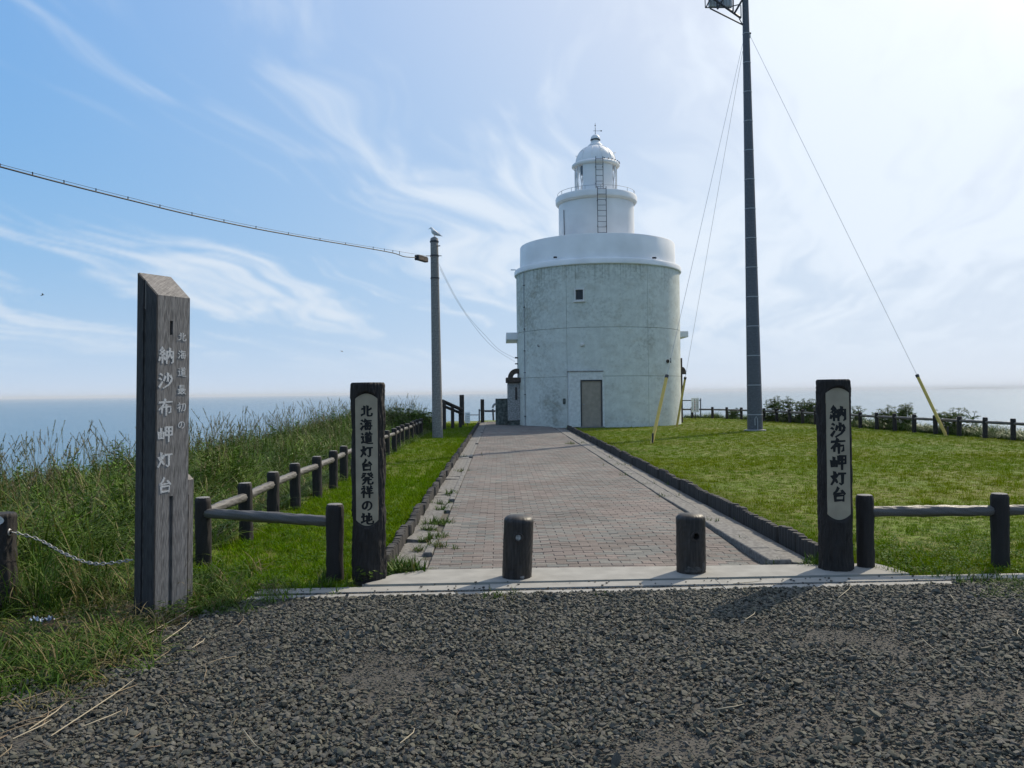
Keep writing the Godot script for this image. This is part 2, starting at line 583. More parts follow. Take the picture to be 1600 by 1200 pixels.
func make_path() -> void:
	var tones := [Color(0.254, 0.210, 0.188), Color(0.268, 0.240, 0.216), Color(0.254, 0.247, 0.226), Color(0.230, 0.230, 0.213), Color(0.282, 0.259, 0.233), Color(0.221, 0.194, 0.176), Color(0.273, 0.226, 0.200)]
	# bedding sand below the joints carries the whole path
	var base := structure("path", slab(PackedVector2Array([Vector2(-1.15, -7.3), Vector2(3.05, -7.3), Vector2(3.05, -46.3), Vector2(-1.15, -46.3)]), -0.16, -0.012 - 0.03), M.sand)
	var variants := []
	for i in tones.size() * 3:
		variants.append(brick_mesh(tones[i % tones.size()] * [0.86, 1.0, 1.14][i / tones.size()], i))
	var stain := noise(FastNoiseLite.TYPE_SIMPLEX_SMOOTH, 0.5, 4, 57)
	var tone_noise := noise(FastNoiseLite.TYPE_SIMPLEX, 0.35, 2, 55)
	var st := begin()
	var row := 0
	var z := -7.53
	var singles := 0
	while z > -46.2:
		var x := -0.58 if row % 2 == 0 else -0.63
		var k := 0
		while x < 2.40:
			var lng := 0.1 if x < -0.6 or x > 2.35 else 0.2
			var wob := 0.0015
			var p := Vector3(x + rng.randf_range(-wob, wob), path_dip(x, z) + rng.randf_range(-0.002, 0.002), z + rng.randf_range(-wob, wob))
			var inside := (Vector2(p.x, p.z) - Vector2(4.97, -41.35)).length() < 4.0
			if not inside:
				var sx := (path_dip(x + 0.08, z) - path_dip(x - 0.08, z)) / 0.16
				var sz := (path_dip(x, z + 0.04) - path_dip(x, z - 0.04)) / 0.08
				var b := Basis(Vector3.BACK, sx + rng.randf_range(-0.012, 0.012)) * Basis(Vector3.RIGHT, -sz + rng.randf_range(-0.015, 0.015))
				var pick := int(clampf((tone_noise.get_noise_2d(x, z) * 0.9 + rng.randf()) * tones.size(), 0, tones.size() - 1))
				var level := clampi(int(floor(1.5 + stain.get_noise_2d(x, z) * 2.2 + rng.randfn(0.0, 0.45))), 0, 2)
				if singles < 300 and lng > 0.15:
					part("brick", variants[pick + level * tones.size()], M.brick, base, p, b)
					singles += 1
				else:
					st.set_color(tones[pick] * [0.86, 1.0, 1.14][level])
					add_box(st, Vector3(lng - 0.0028, 0.06, 0.0972), 0.004, Transform3D(b, p + Vector3(0, -0.03, 0)))
			x += 0.15 if x < -0.6 or (x > 2.15 and row % 2 == 0) else 0.2
			k += 1
		z -= 0.1
		row += 1
	var rest := part("brick_paving", finish(st), M.brick, base)
	rest.set_meta("kind", "stuff")

	# entrance threshold: three concrete strips across, the last two being the walls of a drain
	var sl := structure("threshold_slab", slab(PackedVector2Array([Vector2(-1.16, -6.92), Vector2(3.50, -7.045), Vector2(3.46, -7.30), Vector2(3.40, -7.47), Vector2(-0.66, -7.475), Vector2(-0.95, -7.30)]), -0.15, 0.012), M.slab)
	sl.set_meta("label", "pale concrete slab crossing the entrance under the bollards")
	var x := -2.0
	while x < 7.0:
		var ww := 1.9
		var za := -6.893 - 0.0265 * x
		var zb := -6.893 - 0.0265 * (x + ww)
		part("drain_wall", slab(PackedVector2Array([Vector2(x + 0.004, za), Vector2(x + ww - 0.004, zb), Vector2(x + ww - 0.004, zb + 0.165), Vector2(x + 0.004, za + 0.165)]), -0.15, 0.008 + rng.randf_range(-0.003, 0.003)), M.slab, sl)
		if x < 3.3:
			part("drain_edge", slab(PackedVector2Array([Vector2(x + 0.004, za + 0.228), Vector2(x + ww - 0.004, zb + 0.228), Vector2(x + ww - 0.004, zb + 0.335), Vector2(x + 0.004, za + 0.335)]), -0.15, 0.006 + rng.randf_range(-0.003, 0.003)), M.slab, sl)
		x += ww

	# gutters: rows of concrete channel blocks, straight at the lawn, broken and tilted by the fence
	var gr := Node3D.new()
	gr.name = "gutter_pavement"
	gr.set_meta("kind", "structure")
	add_child(gr)
	z = -7.52
	var i := 0
	while z > -36.0:
		var near := clampf(1.0 - (-z - 7.5) / 5.0, 0.0, 1.0)
		var lift := 0.035 * near
		var tilt := Basis(Vector3.BACK, rng.randf_range(-0.02, 0.02)) * Basis(Vector3.RIGHT, rng.randf_range(-0.012, 0.012))
		part("gutter_block", box(Vector3(0.205, 0.12, 0.592), 0.008), M.gutter, gr, Vector3(2.545 + 0.01 * near, -0.052 + lift, z - 0.3), tilt)
		var tilt2 := Basis(Vector3.BACK, -0.13 + rng.randf_range(-0.02, 0.02)) * Basis(Vector3.RIGHT, rng.randf_range(-0.01, 0.01))
		part("gutter_block", box(Vector3(0.262, 0.12, 0.592), 0.008), M.gutter, gr, Vector3(2.785, -0.072 + lift * 0.5, z - 0.3), tilt2)
		z -= 0.6
		i += 1
	z = -7.62
	while z > -45.0:
		var rough := clampf(1.0 - (-z - 7.5) / 12.0, 0.12, 1.0)
		var ln := 0.6 if rough < 0.35 else rng.randf_range(0.28, 0.5)
		var tl := Basis(Vector3.UP, rng.randf_range(-0.06, 0.06) * rough) * Basis(Vector3.BACK, (rng.randf_range(-0.2, 0.06)) * rough) * Basis(Vector3.RIGHT, rng.randf_range(-0.13, 0.13) * rough)
		part("gutter_block", broken_block(0.25, 0.1, ln - 0.008, rough * 0.6), M.gutter, gr, Vector3(-0.905, -0.058 - 0.012 * rough + rng.randf_range(-0.01, 0.01) * rough, z - ln * 0.5), tl)
		if rng.randf() > 0.18 * rough:
			part("gutter_edge", box(Vector3(0.085, 0.12, ln - 0.012), 0.008), M.gutter, gr, Vector3(-0.732, -0.057, z - ln * 0.5), Basis(Vector3.BACK, rng.randf_range(-0.12, 0.12) * rough) * Basis(Vector3.UP, rng.randf_range(-0.05, 0.05) * rough))
		z -= ln

	# edging of small upright log pieces
	make_edging(2.975, -7.62, -36.2, 0.14, "log_edging", "dark edging of short upright logs between gutter and open lawn")
	make_edging(-1.075, -7.75, -44.0, 0.10, "log_edging", "grey edging of short upright logs beside the broken gutter and narrow grass strip")

func broken_block(wx: float, hy: float, lz: float, rough: float) -> ArrayMesh:
	var poly := PackedVector2Array()
	for c in [Vector2(-1, -1), Vector2(0, -1), Vector2(1, -1), Vector2(1, 0.1), Vector2(1, 1), Vector2(-0.1, 1), Vector2(-1, 1), Vector2(-1, 0)]:
		poly.append(Vector2(c.x * wx * 0.5, c.y * lz * 0.5) + Vector2(rng.randf_range(-0.022, 0.022), rng.randf_range(-0.03, 0.03)) * rough)
	return slab(poly, -hy * 0.5, hy * 0.5)

func make_edging(x: float, za: float, zb: float, high: float, called: String, label: String) -> void:
	var o := thing(called, label, "edging", Vector3(x, 0, za), "log edgings along the path")
	var logs := []
	for v in 4:
		var prof := []
		var r := 0.041 + 0.002 * v
		for q in [[1.0, -0.14], [1.0, high - 0.016 + 0.004 * v], [0.84, high - 0.002 + 0.004 * v], [0.0, high + 0.004 * v]]:
			prof.append(Vector2(q[0] * r, q[1]))
		logs.append(lathe(prof, 9))
	var st := begin()
	var z := 0.0
	var k := 0
	while za + z > zb:
		var lean := Basis(Vector3.BACK, rng.randf_range(-0.03, 0.03)) * Basis(Vector3.UP, rng.randf() * TAU)
		var block := k / 7
		var off := 0.018 * sin(block * 2.3) + rng.randf_range(-0.004, 0.004)
		var at := Vector3(off, 0.014 * sin(block * 1.7) + rng.randf_range(-0.006, 0.006), z)
		if k < 150:
			part("edging_log", logs[rng.randi() % 4], M.log, o, at, lean)
		else:
			st.append_from(logs[k % 4], 0, Transform3D(lean, at))
		z -= 0.084 + (0.01 if k % 7 == 6 else 0.0)
		k += 1
	var rest := part("far_edging_logs", st.commit(), M.log, o)
	rest.set_meta("kind", "stuff")

# ------------------------------------------------------------------ lighthouse
const TOWER := Vector3(4.97, 0, -41.35)
const DRUM := 4.06
var lighthouse: Node3D

func drum_texture() -> Texture2D:
	var w := 2048
	var h := 1024
	var im := Image.create(w, h, false, Image.FORMAT_RGB8)
	var big := noise(FastNoiseLite.TYPE_SIMPLEX_SMOOTH, 0.009, 4, 301)
	var mid := noise(FastNoiseLite.TYPE_SIMPLEX, 0.035, 4, 302)
	var dots := noise(FastNoiseLite.TYPE_SIMPLEX, 0.5, 3, 303)
	var runs := noise(FastNoiseLite.TYPE_SIMPLEX, 0.03, 4, 304)
	# [angle, half width, height, half height, strength]: where mould grows, read from the photograph
	var spots := [[-64, 24, 6.1, 1.3, 0.62], [-55, 14, 5.0, 0.6, 0.55], [-38, 10, 6.5, 0.9, 0.45], [-10, 22, 7.1, 0.5, 0.42], [22, 16, 6.9, 0.5, 0.32], [0, 14, 5.2, 0.5, 0.42],
		[-52, 14, 3.9, 0.45, 0.35], [-42, 8, 2.9, 0.7, 0.22], [-36, 8, 1.0, 1.1, 0.75], [-29, 4, 0.7, 1.2, 0.7], [36, 6, 4.6, 1.2, 0.42], [30, 9, 3.7, 0.3, 0.28], [-18, 5, 5.45, 0.35, 0.3], [10, 30, 0.15, 0.25, 0.3], [48, 8, 0.8, 0.5, 0.25], [52, 6, 6.9, 0.5, 0.3]]
	var paint := Color(0.58, 0.60, 0.55)
	var mould := Color(0.115, 0.125, 0.095)
	var ochre := Color(0.33, 0.27, 0.17)
	for x in w:
		var phi := (float(x) / w - 0.5) * 360.0 + 6.85
		for y in h:
			var hh := (1.0 - float(y) / h) * 8.0
			var n1 := big.get_noise_2d(x, y)
			var amount := 0.07 + 0.22 * n1
			if absf(phi) < 95.0:
				for s in spots:
					var a: float = (phi - s[0]) / s[1]
					var b: float = (hh - s[2]) / s[3]
					var q := a * a + b * b
					if q < 6.0: amount += s[4] * exp(-q)
			else:
				amount += 0.25
			var rn := runs.get_noise_2d(x * 2.0, y * 0.05)
			amount += 0.26 * rn
			# drips below the lip
			amount += maxf(0.0, runs.get_noise_2d(x * 3.3 + 500.0, 7.0)) * 1.3 * (1.0 - smoothstep(0.0, 0.5 + 2.2 * absf(runs.get_noise_2d(x * 1.1, 90.0)), 7.4 - hh))
			var d := dots.get_noise_2d(x * 1.5, y) * 0.6 + mid.get_noise_2d(x * 1.5, y) * 0.4
			var cov := smoothstep(0.42 - amount * 0.75, 0.95 - amount * 0.55, d + 0.16)
			var c := paint * (1.0 + 0.10 * mid.get_noise_2d(x * 0.4, y * 0.4) + 0.07 * rn)
			c = c.lerp(ochre, clampf(0.35 * (mid.get_noise_2d(x * 0.5 + 900.0, y * 0.5) + n1) * (0.3 + amount), 0.0, 0.3))
			c = c.lerp(mould, clampf(cov * 0.54, 0.0, 0.54))
			im.set_pixel(x, y, c.linear_to_srgb())
	return ImageTexture.create_from_image(im)

# a place on the drum's outside seen at a pixel: [position, angle]
func on_drum(px: float, py: float, proud := 0.0) -> Array:
	var app := asin(clampf((px - 935.0) / 128.5, -1.0, 1.0))
	var phi := app - deg_to_rad(6.85)
	var r := DRUM + proud
	var p := Vector3(TOWER.x + r * sin(phi), 0, TOWER.z + r * cos(phi))
	p.y = on_depth(px, py, p.z).y
	return [p - TOWER, phi]

func arc_panel(st: SurfaceTool, a0: float, a1: float, y0: float, y1: float) -> void:
	var r := DRUM
	var n := maxi(2, int(absf(a1 - a0) / 0.05))
	add_lathe(st, [Vector2(r - 0.12, y0), Vector2(r - 0.012, y0), Vector2(r, y0 + 0.012), Vector2(r, y1 - 0.012), Vector2(r - 0.012, y1), Vector2(r - 0.12, y1)], n, a0, a1, true)
	st.set_smooth_group(-1)
	for a in [a0, a1]:
		var d := Vector3(sin(a), 0, cos(a))
		st.set_uv(Vector2(a / TAU + 0.5, 0.5))
		quad(st, d * r + Vector3(0, y0, 0), d * r + Vector3(0, y1, 0), d * (r - 0.12) + Vector3(0, y1, 0), d * (r - 0.12) + Vector3(0, y0, 0))

func make_lighthouse() -> void:
	var L := thing("lighthouse", "round white lighthouse with stained lower drum, domed lantern and roof ladder", "lighthouse", TOWER)
	lighthouse = L
	var dm := StandardMaterial3D.new()
	dm.albedo_texture = drum_texture()
	dm.roughness = 0.85
	dm.metallic_specular = 0.3
	M.drum = dm
	part("drum_core", lathe([Vector2(DRUM - 0.16, -0.3), Vector2(DRUM - 0.16, 7.5)], 72), M.mossy, L)
	var joints := [-82.0, -27.2, 27.6, 82.4, 137.2, 192.0, 234.0, 278.0]
	var rows := [-0.15, 2.29, 4.52, 7.42]
	var ga := 0.0015
	var gy := 0.005
	var win := on_drum(909.5, 460.5)
	for j in 7:
		for i in 3:
			var a0 := deg_to_rad(joints[j]) + ga; var a1 := deg_to_rad(joints[j + 1]) - ga
			var y0: float = rows[i] + gy; var y1: float = rows[i + 1] - gy
			var st := begin()
			if j == 1 and i == 2:
				# the panel with the window opening
				var wa: float = win[1]; var wy: float = win[0].y
				var hw := 0.225 / DRUM
				arc_panel(st, a0, wa - hw, y0, y1)
				arc_panel(st, wa + hw, a1, y0, y1)
				arc_panel(st, wa - hw, wa + hw, y0, wy - 0.28)
				arc_panel(st, wa - hw, wa + hw, wy + 0.28, y1)
			else:
				arc_panel(st, a0, a1, y0, y1)
			part("wall_panel", finish(st), dm, L)
	# window
	var wb := Basis(Vector3.UP, win[1])
	var wf := begin()
	for s in [-1.0, 1.0]:
		add_box(wf, Vector3(0.06, 0.60, 0.18), 0.006, Transform3D(Basis(), Vector3(s * 0.2025, 0, -0.045)))
		add_box(wf, Vector3(0.345, 0.06, 0.176), 0.006, Transform3D(Basis(), Vector3(0, s * 0.2575, -0.045)))
	var wn := part("window", finish(wf), M.frame, L, win[0], wb)
	part("pane", box(Vector3(0.362, 0.47, 0.012), 0.002), M.dark_glass, wn, Vector3(0, 0, -0.085))
	part("sill", box(Vector3(0.54, 0.05, 0.10), 0.01), M.frame, wn, Vector3(0, -0.312, 0.03))
	# door in its flat-faced surround
	var xl := on_depth(889, 600, -37.24).x - TOWER.x
	var xr := on_depth(943, 600, -37.24).x - TOWER.x
	var dl := on_depth(907, 600, -37.24).x - TOWER.x
	var dr := on_depth(941, 600, -37.24).x - TOWER.x
	var zf := -37.24 - TOWER.z
	var dh := 2.13
	var sw := begin()
	var m_left := dl - xl
	add_box(sw, Vector3(m_left, 2.5, 0.6), 0.012, Transform3D(Basis(), Vector3(xl + m_left * 0.5, 1.25, zf - 0.3)))
	add_box(sw, Vector3(xr - dl - 0.002, 2.5 - dh - 0.002, 0.6), 0.012, Transform3D(Basis(), Vector3((dl + xr) * 0.5, dh + (2.5 - dh) * 0.5, zf - 0.3)))
	add_box(sw, Vector3(xr - dr + 0.04, dh, 0.5), 0.008, Transform3D(Basis(), Vector3((xr + dr) * 0.5 + 0.02, dh * 0.5, zf - 0.25)))
	part("door_surround", finish(sw), mat(Color(0.68, 0.69, 0.66), 0.85, tex_white(), 0.9), L)
	part("surround_cap", box(Vector3(xr - xl + 0.06, 0.05, 0.66), 0.01), M.concrete, L, Vector3((xl + xr) * 0.5 - 0.02, 2.527, zf - 0.29))
	var dw := dr - dl
	var dfr := begin()
	for s in [-1.0, 1.0]:
		add_box(dfr, Vector3(0.05, dh - 0.05, 0.12), 0.006, Transform3D(Basis(), Vector3((dl + dr) * 0.5 + s * (dw * 0.5 - 0.025), (dh - 0.05) * 0.5, zf - 0.05)))
	add_box(dfr, Vector3(dw, 0.05, 0.12), 0.006, Transform3D(Basis(), Vector3((dl + dr) * 0.5, dh - 0.025, zf - 0.05)))
	var door := part("door", box(Vector3(dw - 0.104, dh - 0.06, 0.05), 0.006), M.door, L, Vector3((dl + dr) * 0.5, (dh - 0.06) * 0.5 + 0.005, zf - 0.075))
	part("door_frame", finish(dfr), M.dark_metal, L)
	part("handle", lathe([Vector2(0.0, -0.035), Vector2(0.03, -0.035), Vector2(0.035, 0.0), Vector2(0.03, 0.035), Vector2(0.0, 0.035)], 10), M.galvanised, door, Vector3(-dw * 0.5 + 0.14, -0.02, 0.055), Basis(Vector3.RIGHT, PI / 2))
	part("door_step", box(Vector3(dw + 0.1, 0.12, 0.25), 0.01), M.gutter, L, Vector3((dl + dr) * 0.5, -0.03, zf + 0.12))

	# parapet with its overhanging lip, roof deck
	part("parapet", lathe([Vector2(DRUM - 0.2, 7.40), Vector2(4.13, 7.40), Vector2(4.15, 7.43), Vector2(4.15, 7.60), Vector2(4.12, 7.66), Vector2(3.90, 7.70), Vector2(3.87, 7.73), Vector2(3.85, 8.80), Vector2(3.83, 8.84), Vector2(3.66, 8.84), Vector2(3.64, 8.80), Vector2(3.64, 7.95)], 120), M.white, L)
	part("roof_deck", lathe([Vector2(3.66, 7.95), Vector2(1.8, 8.0)], 72), M.concrete, L)
	for p in [[875.5, 402.0], [1017.5, 403.0]]:
		var sp := on_drum(p[0], p[1], -0.05)
		part("spout", tube([Vector3.ZERO, Vector3(0, -0.01, 0.12), Vector3(0, -0.03, 0.2)], [0.045], 10), M.dark_metal, L, sp[0], Basis(Vector3.UP, sp[1]))
	var dp := on_drum(807, 421)
	part("spout", tube([Vector3.ZERO, Vector3(-0.25, 0.0, 0.03)], [0.03], 8), M.white, L, Vector3(-4.08, 7.72, 0.2))

	# watch room
	part("watch_room", lathe([Vector2(1.90, 7.9), Vector2(1.88, 10.95)], 72), M.white, L)
	part("gallery_ring", lathe([Vector2(1.8, 10.93), Vector2(1.96, 10.95), Vector2(2.03, 11.03), Vector2(2.04, 11.25), Vector2(2.01, 11.32), Vector2(1.95, 11.34), Vector2(1.0, 11.38)], 96), M.white, L)
	var rl := begin()
	var ring := []
	for k in 49:
		var a := TAU * k / 48.0
		ring.append(Vector3(1.93 * sin(a), 11.52, 1.93 * cos(a)))
	add_tube(rl, ring, [0.010], 6, false)
	for k in 16:
		var a := TAU * k / 16.0
		add_tube(rl, [Vector3(1.93 * sin(a), 11.32, 1.93 * cos(a)), Vector3(1.93 * sin(a), 11.52, 1.93 * cos(a))], [0.012], 5, false)
	part("gallery_rail", finish(rl), M.steel_light, L)
	var cq := deg_to_rad(-62.0)
	part("conduit", tube([Vector3(1.92 * sin(cq), 8.0, 1.92 * cos(cq)), Vector3(1.92 * sin(cq), 9.3, 1.92 * cos(cq)), Vector3(1.91 * sin(cq - 0.02), 10.55, 1.91 * cos(cq - 0.02))], [0.018], 6), M.steel, L)
	part("vent_pipe", tube([Vector3(-1.98, 8.0, 0.2), Vector3(-1.98, 8.75, 0.2)], [0.06], 10), M.white, L)

	# lantern: solid landward wall, glazed the rest of the way round with slanting bars
	var s0 := deg_to_rad(-44.0); var s1 := deg_to_rad(45.0)
	part("lantern_wall", lathe([Vector2(1.0, 11.36), Vector2(1.05, 11.36), Vector2(1.05, 12.86), Vector2(1.0, 12.86)], 24, s0, s1), M.white, L)
	part("lantern_base", lathe([Vector2(1.09, 11.34), Vector2(1.09, 11.44), Vector2(1.03, 11.46)], 64), M.white, L)
	var np := 9
	for k in np:
		var a0 := lerpf(s1, s0 + TAU, float(k) / np); var a1 := lerpf(s1, s0 + TAU, float(k + 1) / np)
		part("lantern_pane", lathe([Vector2(1.03, 11.45), Vector2(1.03, 12.86)], 6, a0, a1), M.glass, L)
		var am := (a0 + a1) * 0.5
		for pr in [[a0, am], [a1, am]]:
			var pts := []
			for q in 7:
				var f := q / 6.0
				var a := lerpf(pr[0], pr[1], f)
				pts.append(Vector3(1.04 * sin(a), lerpf(11.42, 12.88, f), 1.04 * cos(a)))
			part("glazing_bar", tube(pts, [0.03], 6, false), M.white, L)
	part("lens", lathe([Vector2(0.1, 11.38), Vector2(0.16, 11.5), Vector2(0.16, 11.9), Vector2(0.30, 11.95), Vector2(0.36, 12.2), Vector2(0.30, 12.5), Vector2(0.12, 12.6)], 24), M.dark_glass, L)
	part("lamp_box", box(Vector3(0.28, 0.42, 0.3), 0.02), M.dark_metal, L, Vector3(-0.66, 12.62, 0.35))
	part("lantern_floor", lathe([Vector2(1.03, 11.40), Vector2(0.0, 11.40)], 32), M.white, L)
	part("eave_ring", lathe([Vector2(0.95, 12.84), Vector2(1.14, 12.84), Vector2(1.20, 12.89), Vector2(1.20, 12.96), Vector2(1.14, 13.02), Vector2(1.01, 13.06)], 72), M.white, L)
	for k in 8:
		var a := deg_to_rad(14.0 + 11.0 * k)
		part("eave_stud", box(Vector3(0.05, 0.05, 0.06), 0.01), M.dark_metal, L, Vector3(1.19 * sin(a), 13.03, 1.19 * cos(a)), Basis(Vector3.UP, a))
	var dome_prof := [Vector2(1.01, 13.03)]
	for k in 14:
		var t := deg_to_rad(5.0 + 5.1 * k)
		dome_prof.append(Vector2(1.02 * cos(t), 13.05 + 0.93 * sin(t)))
	dome_prof.append(Vector2(0.30, 13.98))
	part("dome", lathe(dome_prof, 64), M.white, L)
	for k in 12:
		var a := TAU * k / 12.0 + 0.2
		var pts := []
		for q in 12:
			var t := deg_to_rad(3.0 + 5.6 * q)
			pts.append(Vector3(1.026 * cos(t) * sin(a), 13.05 + 0.936 * sin(t), 1.026 * cos(t) * cos(a)))
		part("dome_seam", tube(pts, [0.012], 5, false), M.white, L)
		if k % 2 == 0:
			var lp := []
			var c := Vector3(0.93 * sin(a), 13.50, 0.93 * cos(a))
			var tang := Vector3(cos(a), 0, -sin(a))
			for q in 9:
				var t := PI * q / 8.0
				lp.append(c + tang * 0.09 * cos(t) + (Vector3(sin(a), 0.5, cos(a)).normalized()) * 0.10 * sin(t))
			part("hand_hoop", tube(lp, [0.012], 5), M.white, L)
	part("dome_neck", lathe([Vector2(0.36, 13.90), Vector2(0.37, 13.96), Vector2(0.35, 14.0), Vector2(0.26, 14.06), Vector2(0.22, 14.16), Vector2(0.20, 14.24)], 32), M.white, L)
	part("vent_collar", lathe([Vector2(0.17, 14.22), Vector2(0.25, 14.23), Vector2(0.25, 14.28), Vector2(0.18, 14.29)], 32), M.dark_metal, L)
	var ball := []
	for k in 9:
		var t := deg_to_rad(-6.0 + 12.0 * k)
		ball.append(Vector2(0.235 * cos(t), 14.30 + 0.24 * sin(t)))
	part("finial", lathe(ball, 32), M.white, L)
	var vane := begin()
	add_tube(vane, [Vector3(0, 14.5, 0), Vector3(0, 15.12, 0)], [0.018, 0.008], 6)
	add_tube(vane, [Vector3(-0.1, 14.72, 0), Vector3(0.3, 14.72, 0)], [0.01], 5)
	add_tube(vane, [Vector3(0, 14.78, -0.15), Vector3(0, 14.78, 0.15)], [0.008], 5)
	add_box(vane, Vector3(0.07, 0.06, 0.01), 0.002, Transform3D(Basis(), Vector3(0.3, 14.72, 0)))
	add_box(vane, Vector3(0.06, 0.07, 0.06), 0.02, Transform3D(Basis(), Vector3(0, 15.0, 0)))
	part("wind_vane", finish(vane), M.steel, L)

	# ladders
	ladder(L, 930.8, 942.0, 247.0, 295.0, -40.06, 6)
	ladder(L, 933.4, 947.0, 294.0, 366.5, -39.22, 9)

	# lightning conductor with clips, and small fittings on the drum
	var lc := on_drum(824.5, 600, 0.035)
	var ca: float = lc[1]
	var cx := (DRUM + 0.03) * sin(ca); var cz := (DRUM + 0.03) * cos(ca)
	var cond := part("conductor", tube([Vector3(cx, 0.0, cz), Vector3(cx, 7.4, cz)], [0.016], 6), M.steel_light, L)
	for k in 7:
		part("clip", box(Vector3(0.13, 0.035, 0.05), 0.006), M.dark_metal, cond, Vector3(cx, 0.45 + 1.05 * k, cz), Basis(Vector3.UP, ca))
	var hk := on_drum(848.5, 541)
	part("hook", tube([Vector3.ZERO, Vector3(0, 0, 0.10), Vector3(0.05, 0.0, 0.14), Vector3(0.06, 0.08, 0.14)], [0.02], 6), M.dark_metal, L, hk[0], Basis(Vector3.UP, hk[1]))
	var lm := on_drum(913, 538.5)
	part("wall_lamp", lathe([Vector2(0.0, -0.02), Vector2(0.09, -0.02), Vector2(0.09, 0.04), Vector2(0.07, 0.12), Vector2(0.0, 0.14)], 14), M.frame, L, lm[0], Basis(Vector3.UP, lm[1]) * Basis(Vector3.RIGHT, PI / 2))
	var vt := on_drum(1037, 564.5)
	var vb := Basis(Vector3.UP, vt[1]) * Basis(Vector3.RIGHT, PI / 2)
	var pipe := part("pipe_sleeve", lathe([Vector2(0.055, 0.03), Vector2(0.055, 0.06), Vector2(0.085, 0.06), Vector2(0.085, -0.03)], 16), M.brown, L, vt[0], vb)
	part("painted_hole_shade", lathe([Vector2(0.06, 0.02), Vector2(0.0, 0.025)], 12), M.painted_shade, pipe)  # black disc paints the shade of the open pipe
	part("bracket", box(Vector3(0.03, 0.22, 0.05), 0.006), M.dark_metal, L, vt[0] + Vector3(0.16, 0.04, 0.0), Basis(Vector3.UP, vt[1]))
	var jb := on_drum(888, 627)
	part("switch_box", box(Vector3(0.10, 0.26, 0.10), 0.012), M.mossy, L, jb[0] + Vector3(-0.08, 0, 0.0), Basis(Vector3.UP, jb[1]))

func ladder(parent: Node3D, xa: float, xb: float, ya: float, yb: float, z: float, n: int) -> void:
	var o := Node3D.new()
	o.name = "ladder"
	parent.add_child(o, true)
	var tl := on_depth(xa, ya, z) - TOWER; var tr := on_depth(xb, ya, z) - TOWER
	var w := tr.x - tl.x
	var top := tl.y
	var bot: float = on_depth(xa, yb, z).y
	for s in [0.0, 1.0]:
		part("stile", tube([Vector3(tl.x + w * s, bot, tl.z), Vector3(tl.x + w * s, top + 0.08, tl.z)], [0.017], 6), M.dark_metal, o)
	for k in n:
		var y := lerpf(top - 0.02, bot + 0.1, float(k) / (n - 1)) if n > 1 else top
		part("rung", tube([Vector3(tl.x, y, tl.z), Vector3(tl.x + w, y, tl.z)], [0.012], 6), M.dark_metal, o)
	for y in [lerpf(top, bot, 0.25), lerpf(top, bot, 0.8)]:
		for s in [0.0, 1.0]:
			part("stay", tube([Vector3(tl.x + w * s, y, tl.z), Vector3(tl.x + w * s, y, tl.z - 0.25)], [0.014], 5), M.dark_metal, o)

